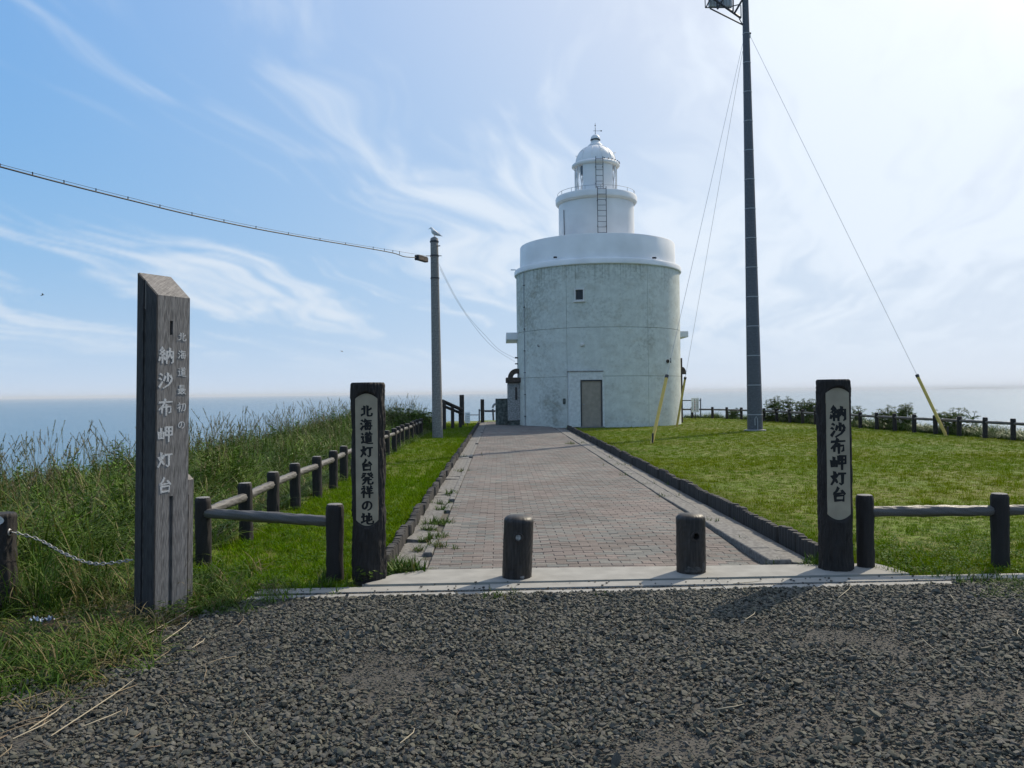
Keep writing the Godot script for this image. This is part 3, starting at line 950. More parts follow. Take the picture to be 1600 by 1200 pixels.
func make_porch() -> void:
	var L := lighthouse
	# flat canopies on the far side
	var p := on_depth(791, 519, -40.6) - TOWER
	part("canopy", box(Vector3(2.2, 0.36, 3.0), 0.02), M.white, L, Vector3(p.x + 1.1, p.y - 0.18, -1.0))
	var q := on_depth(1076, 517, -40.6) - TOWER
	part("canopy", box(Vector3(2.2, 0.30, 2.2), 0.02), M.white, L, Vector3(q.x - 1.1, q.y - 0.15, -0.4))
	# entrance annexe with a brown ledge and arch
	var z := -40.45
	var a := on_depth(793, 598, z); var b := on_depth(788, 590, z)
	var porch := part("porch", box(Vector3(1.3, a.y - 0.22, 1.8), 0.02), M.concrete, L, Vector3(a.x + 0.65 - TOWER.x, (a.y + 0.22) * 0.5, z - 0.9 - TOWER.z))
	part("plinth", box(Vector3(1.2, 0.3, 1.7), 0.01), M.mossy, porch, Vector3(0.02, -(a.y - 0.22) * 0.5 - 0.15, -0.03))
	part("ledge", box(Vector3(1.5, b.y - a.y, 2.05), 0.02), M.brown, porch, Vector3(0.02, (a.y - 0.22) * 0.5 + (b.y - a.y) * 0.5 + 0.002, 0.05))
	var arch := PackedVector2Array()
	var c := on_depth(808, 590, z)
	for k in 17:
		var t := PI * k / 16.0
		arch.append(Vector2(cos(t), sin(t)) * 0.45)
	for k in 17:
		var t := PI - PI * k / 16.0
		arch.append(Vector2(cos(t), sin(t)) * 0.2)
	part("arch", prism(arch, -0.35, 0.0), M.brown, L, Vector3(c.x - TOWER.x, c.y, z - 0.1 - TOWER.z))
	var w := on_depth(806.5, 615, z)
	part("porch_window", box(Vector3(0.1, 0.62, 0.05), 0.005), M.dark_glass, porch, Vector3(w.x - a.x - 0.65, w.y - (a.y + 0.22) * 0.5, 0.895))
	var ins := on_depth(804.5, 559, -40.9) - TOWER
	part("insulator", tube([ins, ins + Vector3(0.25, 0.0, 0.0)], [0.04], 8), M.dark_metal, L)
	part("insulator", tube([ins + Vector3(0, -0.3, 0), ins + Vector3(0.25, -0.3, 0.0)], [0.03], 8), M.dark_metal, L)

	var lw := on_depth(774, 623, -41.0)
	var rw := on_depth(796, 623, -41.0)
	tag(part(numbered("low_wall"), box(Vector3(rw.x - lw.x, lw.y + 0.1, 0.9), 0.015), M.mossy, self, Vector3((lw.x + rw.x) * 0.5, (lw.y - 0.1) * 0.5, -41.5)), "short greenish concrete wall standing beside the lighthouse porch", "wall")
	# brown post beyond the drum on the lawn side
	var bp := ground(1064.5, 661)
	bp = Vector3(on_depth(1064.5, 650, -42.0).x, 0, -42.0)
	var top := on_depth(1064.5, 559.5, -42.0).y
	var o := thing("brown_post", "tall brown post with a rounded bracket beside the lighthouse drum", "post", bp)
	part("shaft", box(Vector3(0.15, top + 0.1, 0.15), 0.012), M.brown, o, Vector3(0, top * 0.5 - 0.05, 0))
	var half := PackedVector2Array([Vector2(0.076, -0.35)])
	for k in 9:
		var t := PI * 0.5 * k / 8.0
		half.append(Vector2(0.076 + 0.20 * cos(t), -0.35 + 0.38 * sin(t)))
	part("rounded_bracket", prism(half, -0.05, 0.05), M.brown, o, Vector3(0, top - 0.48, 0))

# ------------------------------------------------------------------ poles and wires
func on_wall(px: float, py: float, a: Vector3, b: Vector3) -> Vector3:
	# where the ray of a pixel meets the upright plane through a and b
	var n := Vector3(b.z - a.z, 0, a.x - b.x)
	var d := ray(px, py)
	return EYE + d * ((a - EYE).dot(n) / d.dot(n))

func project(p: Vector3) -> Vector2:
	var q := cam_basis.inverse() * (p - EYE)
	return Vector2(800.0 + F * q.x / -q.z, 600.0 - F * q.y / -q.z)

func smooth_line(pts: Array, sub := 6) -> Array:
	var out := []
	for i in pts.size() - 1:
		var a: Vector3 = pts[maxi(i - 1, 0)]; var b: Vector3 = pts[i]; var c: Vector3 = pts[i + 1]; var d: Vector3 = pts[mini(i + 2, pts.size() - 1)]
		for k in sub:
			out.append(b.cubic_interpolate(c, a, d, float(k) / sub))
	out.append(pts[-1])
	return out

func make_utility_pole() -> void:
	var base := ground(684, 683)
	var top := on_depth(678.5, 373.0, base.z)
	var o := thing("utility_pole", "grey concrete utility pole with a gull standing on its top", "utility pole", base)
	var lean := top - base
	var shaft := []
	var rad := []
	for k in 13:
		var f := k / 12.0
		shaft.append(lean * f - Vector3(0, 0.3 * (1.0 - f), 0))
		rad.append(lerpf(0.197, 0.142, f))
	shaft.append(lean + Vector3(0, 0.03, 0)); rad.append(0.11)
	shaft.append(lean + Vector3(0, 0.06, 0)); rad.append(0.05)
	part("shaft", tube(shaft, rad, 24), M.pole_concrete, o)
	for h in [0.913, 0.985, 0.80]:
		part("band", lathe([Vector2(0.15, -0.025), Vector2(0.165, -0.025), Vector2(0.165, 0.025), Vector2(0.15, 0.025)], 20), M.dark_metal, o, lean * h)
	part("bolt", tube([Vector3(-0.32, 0, 0.02), Vector3(0.26, 0, 0.02)], [0.014], 6), M.dark_metal, o, lean * 0.913)
	part("step_peg", tube([Vector3(0.1, 0, 0.1), Vector3(0.22, 0, 0.16)], [0.02], 6), M.dark_metal, o, lean * 0.96)

	# the thick cable slung below its carrier wire, off to the seaward side
	var far := Vector3(-9.1, 0, -15.0)
	var c := thing("overhead_cable", "black cable hung on a thin wire, running from a junction box at the utility pole", "cable", top)
	var carry := []
	for q in [[-260, 182], [-120, 223], [0, 256.5], [100, 282.5], [200, 308], [300, 332.5], [400, 354], [500, 372.5], [600, 389], [660, 398.8], [676, 400.5]]:
		carry.append(on_wall(q[0], q[1], base, far) - top)
	carry = smooth_line(carry)
	part("carrier_wire", tube(carry, [0.005], 5), M.black_cable, c)
	var cab := []
	for q in [[-260, 187], [-120, 227.5], [0, 260.5], [100, 287], [200, 312], [300, 336.3], [400, 357.4], [500, 375.3], [580, 388.8], [615, 395.5], [632, 401], [652, 402.5]]:
		cab.append(on_wall(q[0], q[1], base, far) - top)
	cab = smooth_line(cab)
	part("cable", tube(cab, [0.016], 8), M.black_cable, c)
	var hang := begin()
	var k := 3
	while k < cab.size() - 8:
		var a: Vector3 = cab[k]
		var best: Vector3 = carry[0]
		for w in carry:
			if Vector2(w.x - a.x, w.z - a.z).length() < Vector2(best.x - a.x, best.z - a.z).length(): best = w
		add_box(hang, Vector3(0.018, absf(best.y - a.y) + 0.03, 0.022), 0.005, Transform3D(Basis(), (a + best) * 0.5))
		k += 3
	part("hangers", finish(hang), M.black_cable, c)
	var jl := on_wall(651, 404.5, base, far) - top; var jr := on_wall(666.5, 404.5, base, far) - top
	var jd := (jr - jl)
	jd.y = 0.0
	var jb := Basis(Vector3.UP, atan2(-jd.z, jd.x))
	var j := part("junction_box", box(Vector3(jd.length(), 0.165, 0.16), 0.02), M.brown, c, (jl + jr) * 0.5, jb)
	part("end_cap", box(Vector3(0.08, 0.185, 0.175), 0.02), M.black_cable, j, Vector3(-jd.length() * 0.5 + 0.03, 0, 0))
	part("lid", box(Vector3(jd.length() * 0.8, 0.03, 0.17), 0.01), M.steel, j, Vector3(0.02, 0.09, 0))

	# two thin wires sagging to the lighthouse
	var house := Vector3(on_depth(804.5, 559, -40.9).x, 0, -40.9)
	var lines := [[[686, 413], [710, 460], [733, 496], [760, 526], [781, 547], [804.5, 559.5]], [[687.5, 420], [712, 467], [736, 503], [760, 532.5], [780, 550], [804.5, 565]]]
	for l in lines:
		var pts := []
		for q in l: pts.append(on_wall(q[0], q[1], base, house) - top)
		var w := thing("service_wire", "thin wire sagging from the utility pole to the lighthouse porch", "wire", top, "service wires to the lighthouse")
		part("strand", tube(smooth_line(pts), [0.006], 5), M.wire, w)

func make_mast() -> void:
	var base := ground(1180, 672)
	var top := on_depth(1163.2, -62.0, base.z)
	var o := thing("radio_mast", "tall tapered dark steel mast standing alone on the lawn", "mast", base)
	var lean := top - base
	var pts := []
	var rad := []
	for k in 15:
		var f := k / 14.0
		pts.append(lean * f - Vector3(0, 0.3 * (1.0 - f), 0))
		rad.append(lerpf(0.305, 0.105, f))
	part("shaft", tube(pts, rad, 28), M.steel, o)
	for k in 14:
		var f := (0.62 + 1.17 * k) / lean.y
		var r := lerpf(0.305, 0.105, f)
		part("joint_ring", lathe([Vector2(r * 0.98, -0.018), Vector2(r + 0.008, -0.014), Vector2(r + 0.008, 0.014), Vector2(r * 0.98, 0.018)], 24), M.steel_light, o, lean * f)
	part("footing", lathe([Vector2(0.44, -0.2), Vector2(0.42, 0.02), Vector2(0.3, 0.03)], 24), M.concrete, o)
	part("earth_lead", tube([Vector3(0.0, 0.0, 0.33), Vector3(0.0, 0.45, 0.315), Vector3(-0.05, 0.55, 0.30), Vector3(-0.1, 0.45, 0.30), Vector3(-0.1, 0.2, 0.315)], [0.016], 6), M.steel_light, o)
	# bracket and ribbed panel near the top
	var z := base.z
	for s in [[1102, 12, 1143, 12, 0.02], [1100.5, -40, 1102, 12, 0.018], [1103, 12, 1118, -18, 0.03], [1109, 13, 1161, 39, 0.028], [1100, -12, 1158, 28.5, 0.045], [1148, 20, 1162, -4, 0.045], [1121, 14, 1134, -8, 0.045], [1121, -2, 1121, 13, 0.03], [1145.5, 18, 1145.5, -20, 0.03], [1143, 10, 1155, 7, 0.02], [1157.5, 8, 1158, 26, 0.02], [1155, 29, 1160, 38, 0.018], [1100.5, -40, 1163, -44, 0.03]]:
		part("bracket_bar", tube([on_depth(s[0], s[1], z) - base, on_depth(s[2], s[3], z) - base], [s[4]], 6), M.dark_metal, o)
	var pl := on_depth(1107, 11.2, z - 0.25) - base; var pr := on_depth(1143, -42, z - 0.25) - base
	var panel := part("ribbed_panel", box(Vector3(pr.x - pl.x, pr.y - pl.y, 0.05), 0.01), M.steel_light, o, (pl + pr) * 0.5)
	for k in 16:
		part("rib", box(Vector3(0.022, pr.y - pl.y - 0.02, 0.05), 0.006), M.white, panel, Vector3(lerpf(-0.47, 0.47, k / 15.0) * (pr.x - pl.x), 0, 0.05))
	var ip := on_depth(1171.5, 56, z) - base
	part("insulator", lathe([Vector2(0.0, -0.09), Vector2(0.04, -0.08), Vector2(0.045, 0.0), Vector2(0.03, 0.06), Vector2(0.0, 0.07)], 10), M.white, o, ip)
	part("wire_bracket", box(Vector3(0.22, 0.07, 0.08), 0.01), M.dark_metal, o, ip + Vector3(-0.06, 0.1, 0))

	guy(base, on_depth(1160.5, 68, z), ground(1018, 692), 590.0, "guy wire of the mast, its yellow guard standing before the lighthouse drum")
	guy(base, on_depth(1160.5, 80, z), ground(1057.5, 665), 591.5, "guy wire of the mast, its shaded brownish guard close to the lighthouse")
	guy(base, on_depth(1173.5, 59, z), ground(1479, 680), 588.0, "guy wire of the mast, its yellow guard standing by the clifftop fence")

func guy(_mast: Vector3, high: Vector3, foot: Vector3, guard_top: float, label: String) -> void:
	var o := thing("guy_wire", label, "guy wire", foot, "guy wires of the mast")
	part("strand", tube([Vector3.ZERO, high - foot], [0.007], 5), M.wire, o)
	var t := 0.02
	while t < 0.5 and project(foot.lerp(high, t)).y > guard_top:
		t += 0.001
	var tip := (high - foot) * t
	part("guard", tube([Vector3(0, -0.05, 0), tip], [0.052], 12), M.yellow, o)
	part("clamp", tube([tip * 0.985, tip * 1.03], [0.062], 8), M.dark_metal, o)
	part("anchor", tube([Vector3(0.03, -0.1, 0), Vector3(0.04, 0.3, 0.02)], [0.03], 8), M.dark_metal, o)

# ------------------------------------------------------------------ log fences
func bark_cylinder(r: float, h: float, na: int, nh: int, depth: float, sd: int, plate := {}) -> ArrayMesh:
	var n := noise(FastNoiseLite.TYPE_SIMPLEX, 1.0, 3, sd)
	n.fractal_type = FastNoiseLite.FRACTAL_RIDGED
	var n2 := noise(FastNoiseLite.TYPE_SIMPLEX_SMOOTH, 1.0, 2, sd + 9)
	var grid := []
	for j in nh + 1:
		var y := h * j / nh
		var row := []
		for i in na:
			var t := TAU * i / na
			var c := Vector3(sin(t), 0, cos(t))
			var rr := r + depth * (n.get_noise_3d(c.x * r * 34.0, y * 4.5, c.z * r * 34.0) - 0.5) + depth * 1.2 * n2.get_noise_3d(c.x * 2.0, y * 3.0, c.z * 2.0)
			var edge := (h - y) / 0.02
			if edge < 1.0: rr -= 0.012 * (1.0 - edge) * (1.0 - edge)
			if plate:
				var d: float = wrapf(t - plate.turn, -PI, PI)
				var s := r * sin(d)
				if absf(d) < PI / 2 and absf(s) < plate.half + 0.012:
					var k: float = s / plate.half
					var ytop: float = plate.top + 0.012 - plate.arch * k * k
					var ybot: float = plate.bottom - 0.012 + plate.foot * k * k
					if y < ytop and y > ybot:
						rr = minf(rr, plate.deep / cos(d))
			row.append(Vector3(c.x * rr, y, c.z * rr))
		grid.append(row)
	var st := begin()
	st.set_smooth_group(1)
	for j in nh:
		for i in na:
			var l := (i + 1) % na
			quad(st, grid[j][i], grid[j + 1][i], grid[j + 1][l], grid[j][l])
	st.set_smooth_group(-1)
	for i in na:
		tri(st, grid[nh][i], Vector3(0, h + 0.002, 0), grid[nh][(i + 1) % na])
	return finish(st)

var post_meshes := []
var rail_mesh: ArrayMesh
var post_cap: ArrayMesh

func fence(called: String, label: String, spots: Array, shared := false) -> Node3D:
	var o := thing(called, label, "fence", spots[0])
	for i in spots.size():
		var at: Vector3 = spots[i] - spots[0]
		var lean := Basis(Vector3.BACK, rng.randf_range(-0.015, 0.015)) * Basis(Vector3.RIGHT, rng.randf_range(-0.015, 0.015)) * Basis(Vector3.UP, rng.randf() * TAU)
		if i > 0 or not shared:
			var p := part("post", post_meshes[i % post_meshes.size()], M.post, o, at, lean)
			part("post_top", post_cap, M.post_top, p, Vector3(0, 0.648, 0))
		if i < spots.size() - 1:
			var d: Vector3 = spots[i + 1] - spots[i]
			var ln := d.length()
			var up := Basis(d.normalized().cross(Vector3.UP), d.normalized(), Vector3.UP)
			part("rail", rail_mesh, M.rail, o, at + Vector3(0, 0.5, 0) + d.normalized() * 0.05, Basis(up.x, up.y * ((ln - 0.1) / 1.2), up.z))
	return o

func make_fences() -> void:
	for k in 4:
		post_meshes.append(bark_cylinder(0.075, 0.65, 36, 26, 0.006, 400 + k))
	var rm := bark_cylinder(0.048, 1.2, 24, 26, 0.008, 420)
	rail_mesh = rm
	post_cap = lathe([Vector2(0.066, 0.0), Vector2(0.058, 0.004), Vector2(0.0, 0.006)], 20)
	var spots := []
	for k in 20:
		spots.append(Vector3(-2.84 + 0.03 * sin(k * 1.7) - 0.012 * k, -0.02, -7.95 - 1.268 * k))
	fence("log_fence", "long fence of dark log posts dividing the grass strip from tall grass", spots)
	fence("log_fence", "single rail fence section between the carved monument and the lettered round post", [Vector3(-2.84, -0.02, -7.95), Vector3(-1.44, 0, -7.19)], true)
	fence("log_fence", "log fence at the lawn's front edge beside the lettered round post", [Vector3(3.26, 0, -7.35), Vector3(4.46, 0, -7.32), Vector3(5.68, 0, -7.33), Vector3(6.9, 0, -7.36)])
	var line := [Vector3(15.85, 0, -19.6), Vector3(15.45, 0, -25.06), Vector3(15.05, 0, -29.43), Vector3(14.73, 0, -33.56), Vector3(14.15, 0, -39.4), Vector3(13.16, 0, -45.0), Vector3(12.2, 0, -47.2), Vector3(10.7, 0, -48.4), Vector3(8.6, 0, -49.2)]
	spots = [line[0]]
	var left := 1.27
	for i in line.size() - 1:
		var a: Vector3 = line[i]
		var b: Vector3 = line[i + 1]
		while a.distance_to(b) >= left:
			a = a.move_toward(b, left)
			spots.append(a)
			left = 1.27
		left -= a.distance_to(b)
	fence("log_fence", "long fence of dark log posts round the far edge of the lawn above the sea", spots)

# ------------------------------------------------------------------ lettering
# each character is a list of brush strokes on a 100 x 100 square, y down
const KANJI := {
	"北": [[[12, 31], [36, 29]], [[34, 9], [34, 72]], [[8, 80], [37, 66]], [[88, 26], [60, 43]], [[58, 7], [58, 74], [65, 83], [88, 81], [91, 64]]],
	"海": [[[14, 13], [27, 24]], [[7, 38], [20, 47]], [[9, 87], [28, 58]], [[46, 7], [35, 31]], [[42, 22], [90, 19]], [[48, 36], [42, 83]], [[48, 36], [82, 34], [80, 84], [71, 90]], [[33, 61], [95, 58]], [[42, 83], [80, 81]], [[64, 38], [60, 80]]],
	"道": [[[13, 13], [24, 24]], [[7, 41], [24, 40], [20, 56], [25, 70], [11, 82]], [[9, 83], [30, 79], [60, 89], [97, 89]], [[48, 5], [54, 16]], [[77, 3], [68, 16]], [[36, 21], [93, 18]], [[62, 21], [56, 33]], [[46, 35], [46, 76]], [[46, 35], [82, 33], [82, 76]], [[46, 49], [82, 48]], [[46, 62], [82, 61]], [[46, 75], [82, 74]]],
	"灯": [[[9, 34], [18, 51]], [[43, 26], [34, 45]], [[26, 9], [26, 46], [18, 70], [5, 89]], [[28, 56], [42, 77]], [[47, 23], [95, 20]], [[74, 23], [74, 81], [66, 89], [55, 80]]],
	"台": [[[46, 7], [36, 28], [19, 46], [50, 44], [82, 40]], [[65, 25], [76, 36], [87, 49]], [[26, 56], [27, 93]], [[26, 58], [79, 56], [76, 92]], [[27, 87], [76, 85]]],
	"発": [[[15, 14], [40, 12], [28, 30], [7, 47]], [[15, 26], [26, 36]], [[84, 7], [68, 18]], [[56, 10], [66, 26], [95, 45]], [[93, 20], [76, 31]], [[30, 45], [70, 43]], [[17, 61], [85, 58]], [[42, 45], [40, 66], [30, 82], [13, 95]], [[60, 45], [60, 84], [68, 92], [90, 90], [93, 77]]],
	"祥": [[[22, 5], [30, 16]], [[7, 27], [36, 24], [26, 42], [5, 61]], [[24, 42], [24, 95]], [[28, 48], [39, 59]], [[52, 8], [58, 20]], [[83, 5], [74, 20]], [[46, 27], [93, 24]], [[50, 43], [88, 41]], [[41, 61], [97, 58]], [[68, 27], [68, 95]]],
	"の": [[[52, 28], [48, 56], [34, 76], [20, 70], [18, 50], [32, 30], [54, 22], [76, 30], [84, 52], [74, 76], [54, 88]]],
	"地": [[[5, 35], [39, 32]], [[22, 9], [22, 70]], [[3, 79], [41, 64]], [[43, 51], [86, 31], [84, 56], [74, 62]], [[65, 7], [65, 69]], [[50, 26], [50, 76], [58, 88], [92, 86], [95, 67]]],
	"納": [[[28, 5], [12, 24], [28, 33]], [[39, 18], [9, 45], [40, 43]], [[34, 34], [44, 47]], [[26, 46], [26, 95]], [[12, 60], [5, 81]], [[36, 58], [43, 75]], [[53, 27], [53, 95]], [[53, 29], [94, 26], [94, 86], [84, 92]], [[73, 7], [73, 36], [66, 56], [58, 66]], [[74, 42], [86, 64]]],
	"沙": [[[13, 12], [28, 22]], [[7, 38], [22, 47]], [[7, 89], [28, 58]], [[62, 7], [62, 59], [54, 54]], [[46, 26], [36, 53]], [[76, 20], [91, 43]], [[87, 46], [68, 74], [33, 95]]],
	"布": [[[7, 25], [93, 20]], [[48, 5], [34, 41], [7, 67]], [[26, 52], [26, 85]], [[26, 51], [83, 48], [81, 80], [70, 83]], [[54, 34], [54, 97]]],
	"岬": [[[22, 19], [22, 74]], [[7, 40], [8, 77], [38, 74]], [[38, 40], [38, 79]], [[51, 14], [51, 60]], [[51, 15], [93, 13], [92, 60]], [[51, 37], [92, 36]], [[51, 59], [92, 58]], [[71, 15], [71, 97]]],
	"最": [[[28, 7], [28, 38]], [[28, 8], [75, 7], [74, 38]], [[28, 22], [74, 22]], [[28, 37], [74, 37]], [[5, 49], [95, 46]], [[18, 49], [18, 88]], [[44, 48], [44, 95]], [[18, 62], [44, 61]], [[18, 75], [44, 74]], [[5, 91], [46, 82]], [[54, 58], [87, 57], [74, 78], [50, 95]], [[56, 66], [70, 82], [95, 95]]],
	"初": [[[22, 5], [30, 16]], [[7, 29], [38, 26], [26, 44], [5, 63]], [[24, 44], [24, 95]], [[39, 42], [29, 52]], [[30, 54], [41, 65]], [[50, 23], [91, 20], [88, 70], [80, 88], [69, 82]], [[66, 23], [62, 56], [45, 91]]],
}

func brush_mesh(ch: String, size: float, weight: float, thick: float) -> ArrayMesh:
	var st := begin()
	st.set_smooth_group(-1)
	var lift := 0.0
	for stroke in KANJI[ch]:
		var pts := []
		for q in stroke: pts.append(Vector2((q[0] - 50.0) / 100.0 * size, (50.0 - q[1]) / 100.0 * size))
		var n: int = pts.size()
		if n > 4:
			var sm := []
			for i in n - 1:
				for k in 3: sm.append(pts[i].cubic_interpolate(pts[i + 1], pts[maxi(i - 1, 0)], pts[mini(i + 2, n - 1)], k / 3.0))
			sm.append(pts[-1])
			pts = sm
			n = pts.size()
		var left := []
		var right := []
		for i in n:
			var d: Vector2 = (pts[mini(i + 1, n - 1)] - pts[maxi(i - 1, 0)]).normalized()
			var f := float(i) / (n - 1)
			var w := weight * size * 0.5 * (1.0 - 0.28 * f + (0.14 if i == 0 else 0.0)) * (1.12 if absf(d.y) > absf(d.x) else 0.9)
			var nn := Vector2(-d.y, d.x)
			var p: Vector2 = pts[i]
			if i == 0: p -= d * w * 0.45
			if i == n - 1: p += d * w * 0.35
			left.append(p + nn * w + (d * w * 0.5 if i == 0 else Vector2.ZERO))
			right.append(p - nn * w)
		lift += 0.00012
		var z := thick + lift
		for i in n - 1:
			quad(st, Vector3(left[i].x, left[i].y, z), Vector3(left[i + 1].x, left[i + 1].y, z), Vector3(right[i + 1].x, right[i + 1].y, z), Vector3(right[i].x, right[i].y, z))
			quad(st, Vector3(left[i].x, left[i].y, 0), Vector3(left[i + 1].x, left[i + 1].y, 0), Vector3(left[i + 1].x, left[i + 1].y, z), Vector3(left[i].x, left[i].y, z))
			quad(st, Vector3(right[i].x, right[i].y, 0), Vector3(right[i].x, right[i].y, z), Vector3(right[i + 1].x, right[i + 1].y, z), Vector3(right[i + 1].x, right[i + 1].y, 0))
		for i in [0, n - 1]:
			quad(st, Vector3(left[i].x, left[i].y, 0), Vector3(left[i].x, left[i].y, z), Vector3(right[i].x, right[i].y, z), Vector3(right[i].x, right[i].y, 0))
	return finish(st)

# ------------------------------------------------------------------ lettered round posts at the entrance
func sign_post(base: Vector3, top: float, turn: float, bottom_y: float, top_y: float, half: float, text: String, size: float, first: float, step: float, label: String, sd: int) -> void:
	var r := 0.142
	var o := thing("name_post", label, "post", base)
	var deep := sqrt(r * r - half * half) - 0.006
	var plate := {"turn": turn, "half": half, "top": top_y, "bottom": bottom_y, "arch": 0.045, "foot": 0.05, "deep": deep}
	part("trunk", bark_cylinder(r, top, 168, 200, 0.011, sd, plate), M.bark, o)
	part("footing", lathe([Vector2(r * 1.02, -0.1), Vector2(r * 1.0, 0.004)], 32), M.dark_wood, o)
	var poly := PackedVector2Array()
	for k in 13:
		var q := lerpf(-1.0, 1.0, k / 12.0)
		poly.append(Vector2(q * half, top_y - 0.045 * q * q))
	for k in 13:
		var q := lerpf(1.0, -1.0, k / 12.0)
		poly.append(Vector2(q * half, bottom_y + 0.05 * q * q))
	var pb := Basis(Vector3.UP, turn)
	var p := part("name_plate", prism(poly, deep - 0.01, deep + 0.006), M.plate, o, Vector3.ZERO, pb)
	for i in text.length():
		part("character", brush_mesh(text[i], size, 0.165, 0.0012), M.ink, p, Vector3(rng.randf_range(-0.002, 0.002), first - step * i, deep + 0.0061))

func make_sign_posts() -> void:
	var a := ground(577.5, 904.5)
	sign_post(a, 1.70, deg_to_rad(1.0), 0.475, 1.605, 0.094, "北海道灯台発祥の地", 0.112, 1.452, 0.1145, "dark round post with nine brushed characters on its cream plate", 500)
	var b := ground(1306, 890)
	sign_post(b, 1.685, deg_to_rad(-2.0), 0.455, 1.61, 0.100, "納沙布岬灯台", 0.142, 1.385, 0.1415, "dark round post with six brushed characters on its cream plate", 540)

func make_bollards() -> void:
	for k in 2:
		var at := ground(807.5, 903) if k == 0 else ground(1080, 895)
		var o := thing("bollard", ["leaning dark wood-grained bollard with a pale plug in its hole", "upright dark wood-grained bollard with an empty dark hole"][k], "bollard", at, "bollards at the path entrance")
		var r := 0.128
		var h: float = [0.535, 0.515][k]
		var hole_t: float = [-0.02, 0.13][k]
		var hy: float = h - [0.16, 0.175][k]
		o.basis = Basis(Vector3.BACK, [-0.045, 0.0][k]) * Basis(Vector3.RIGHT, [0.03, 0.0][k])
		var st := begin()
		# smooth-topped stump with shallow grain grooves
		var n := noise(FastNoiseLite.TYPE_SIMPLEX, 1.0, 2, 600 + k)
		var na := 72
		var nh := 40
		var grid := []
		for j in nh + 1:
			var y := h * j / nh
			var row := []
			for i in na:
				var t := TAU * i / na
				var g := n.get_noise_3d(sin(t) * 3.2, y * 2.0, cos(t) * 3.2)
				var groove := pow(absf(sin(g * 14.0 + t * 5.0)), 6.0)
				var rr := r - 0.0045 * groove
				var e := (h - y) / 0.035
				if e < 1.0: rr -= 0.03 * (1.0 - e) * (1.0 - e)
				row.append(Vector3(sin(t) * rr, y, cos(t) * rr))
			grid.append(row)
		st.set_smooth_group(1)
		for j in nh:
			for i in na:
				var l := (i + 1) % na
				var mid: Vector3 = (grid[j][i] + grid[j + 1][l]) * 0.5
				if mid.distance_to(Vector3(sin(hole_t) * r, hy, cos(hole_t) * r)) > 0.034:
					quad(st, grid[j][i], grid[j + 1][i], grid[j + 1][l], grid[j][l])
		for i in na:
			tri(st, grid[nh][i], Vector3(0, h + 0.006, 0), grid[nh][(i + 1) % na])
		part("stump", finish(st), M.bollard if M.has("bollard") else bollard_mat(), o)
		var hb := Basis(Vector3.UP, hole_t) * Basis(Vector3.RIGHT, PI / 2)
		var ring := part("hole_rim", lathe([Vector2(0.0, -0.11), Vector2(0.027, -0.11), Vector2(0.027, 0.006), Vector2(0.034, 0.009), Vector2(0.042, 0.004), Vector2(0.044, -0.02)], 20), M.dark_wood, o, Vector3(sin(hole_t) * r, hy, cos(hole_t) * r), hb)
		if k == 0:
			part("plug", lathe([Vector2(0.0265, -0.004), Vector2(0.02, 0.002), Vector2(0.0, 0.004)], 16), M.plug, ring)
		# worn paint and mortar at the foot
		for q in ([[0.35, 0.028, 0.06, 0.03]] if k == 0 else [[-0.35, 0.03, 0.10, 0.07], [0.2, 0.035, 0.10, 0.07], [0.75, 0.04, 0.06, 0.10]]):
			part("worn_patch", worn_patch(r + 0.0015, q[0], q[1], q[2], q[3]), M.post_top if k == 0 else M.worn, o)

func worn_patch(r: float, turn: float, y: float, w: float, h: float) -> ArrayMesh:
	var st := begin()
	st.set_smooth_group(1)
	var n := 14
	var mid := Vector3(sin(turn) * (r + 0.002), y + h * 0.3, cos(turn) * (r + 0.002))
	var rim := []
	for k in n:
		var t := TAU * k / n
		var s := rng.randf_range(0.55, 1.0)
		var a := turn + cos(t) * w * 0.5 / r * s
		rim.append(Vector3(sin(a) * r, maxf(0.0, y + h * 0.3 + sin(t) * h * 0.5 * s), cos(a) * r))
	for k in n:
		tri(st, mid, rim[(k + 1) % n], rim[k])
	return finish(st)

func bollard_mat() -> StandardMaterial3D:
	M.bollard = mat(Color(0.042, 0.037, 0.035), 0.5, tex_fibre, 2.0, 0.15)
	M.plug = mat(Color(0.55, 0.54, 0.52), 0.7, tex_blotch, 6.0)
	M.worn = mat(Color(0.13, 0.125, 0.12), 0.8, tex_blotch, 4.0)
	return M.bollard

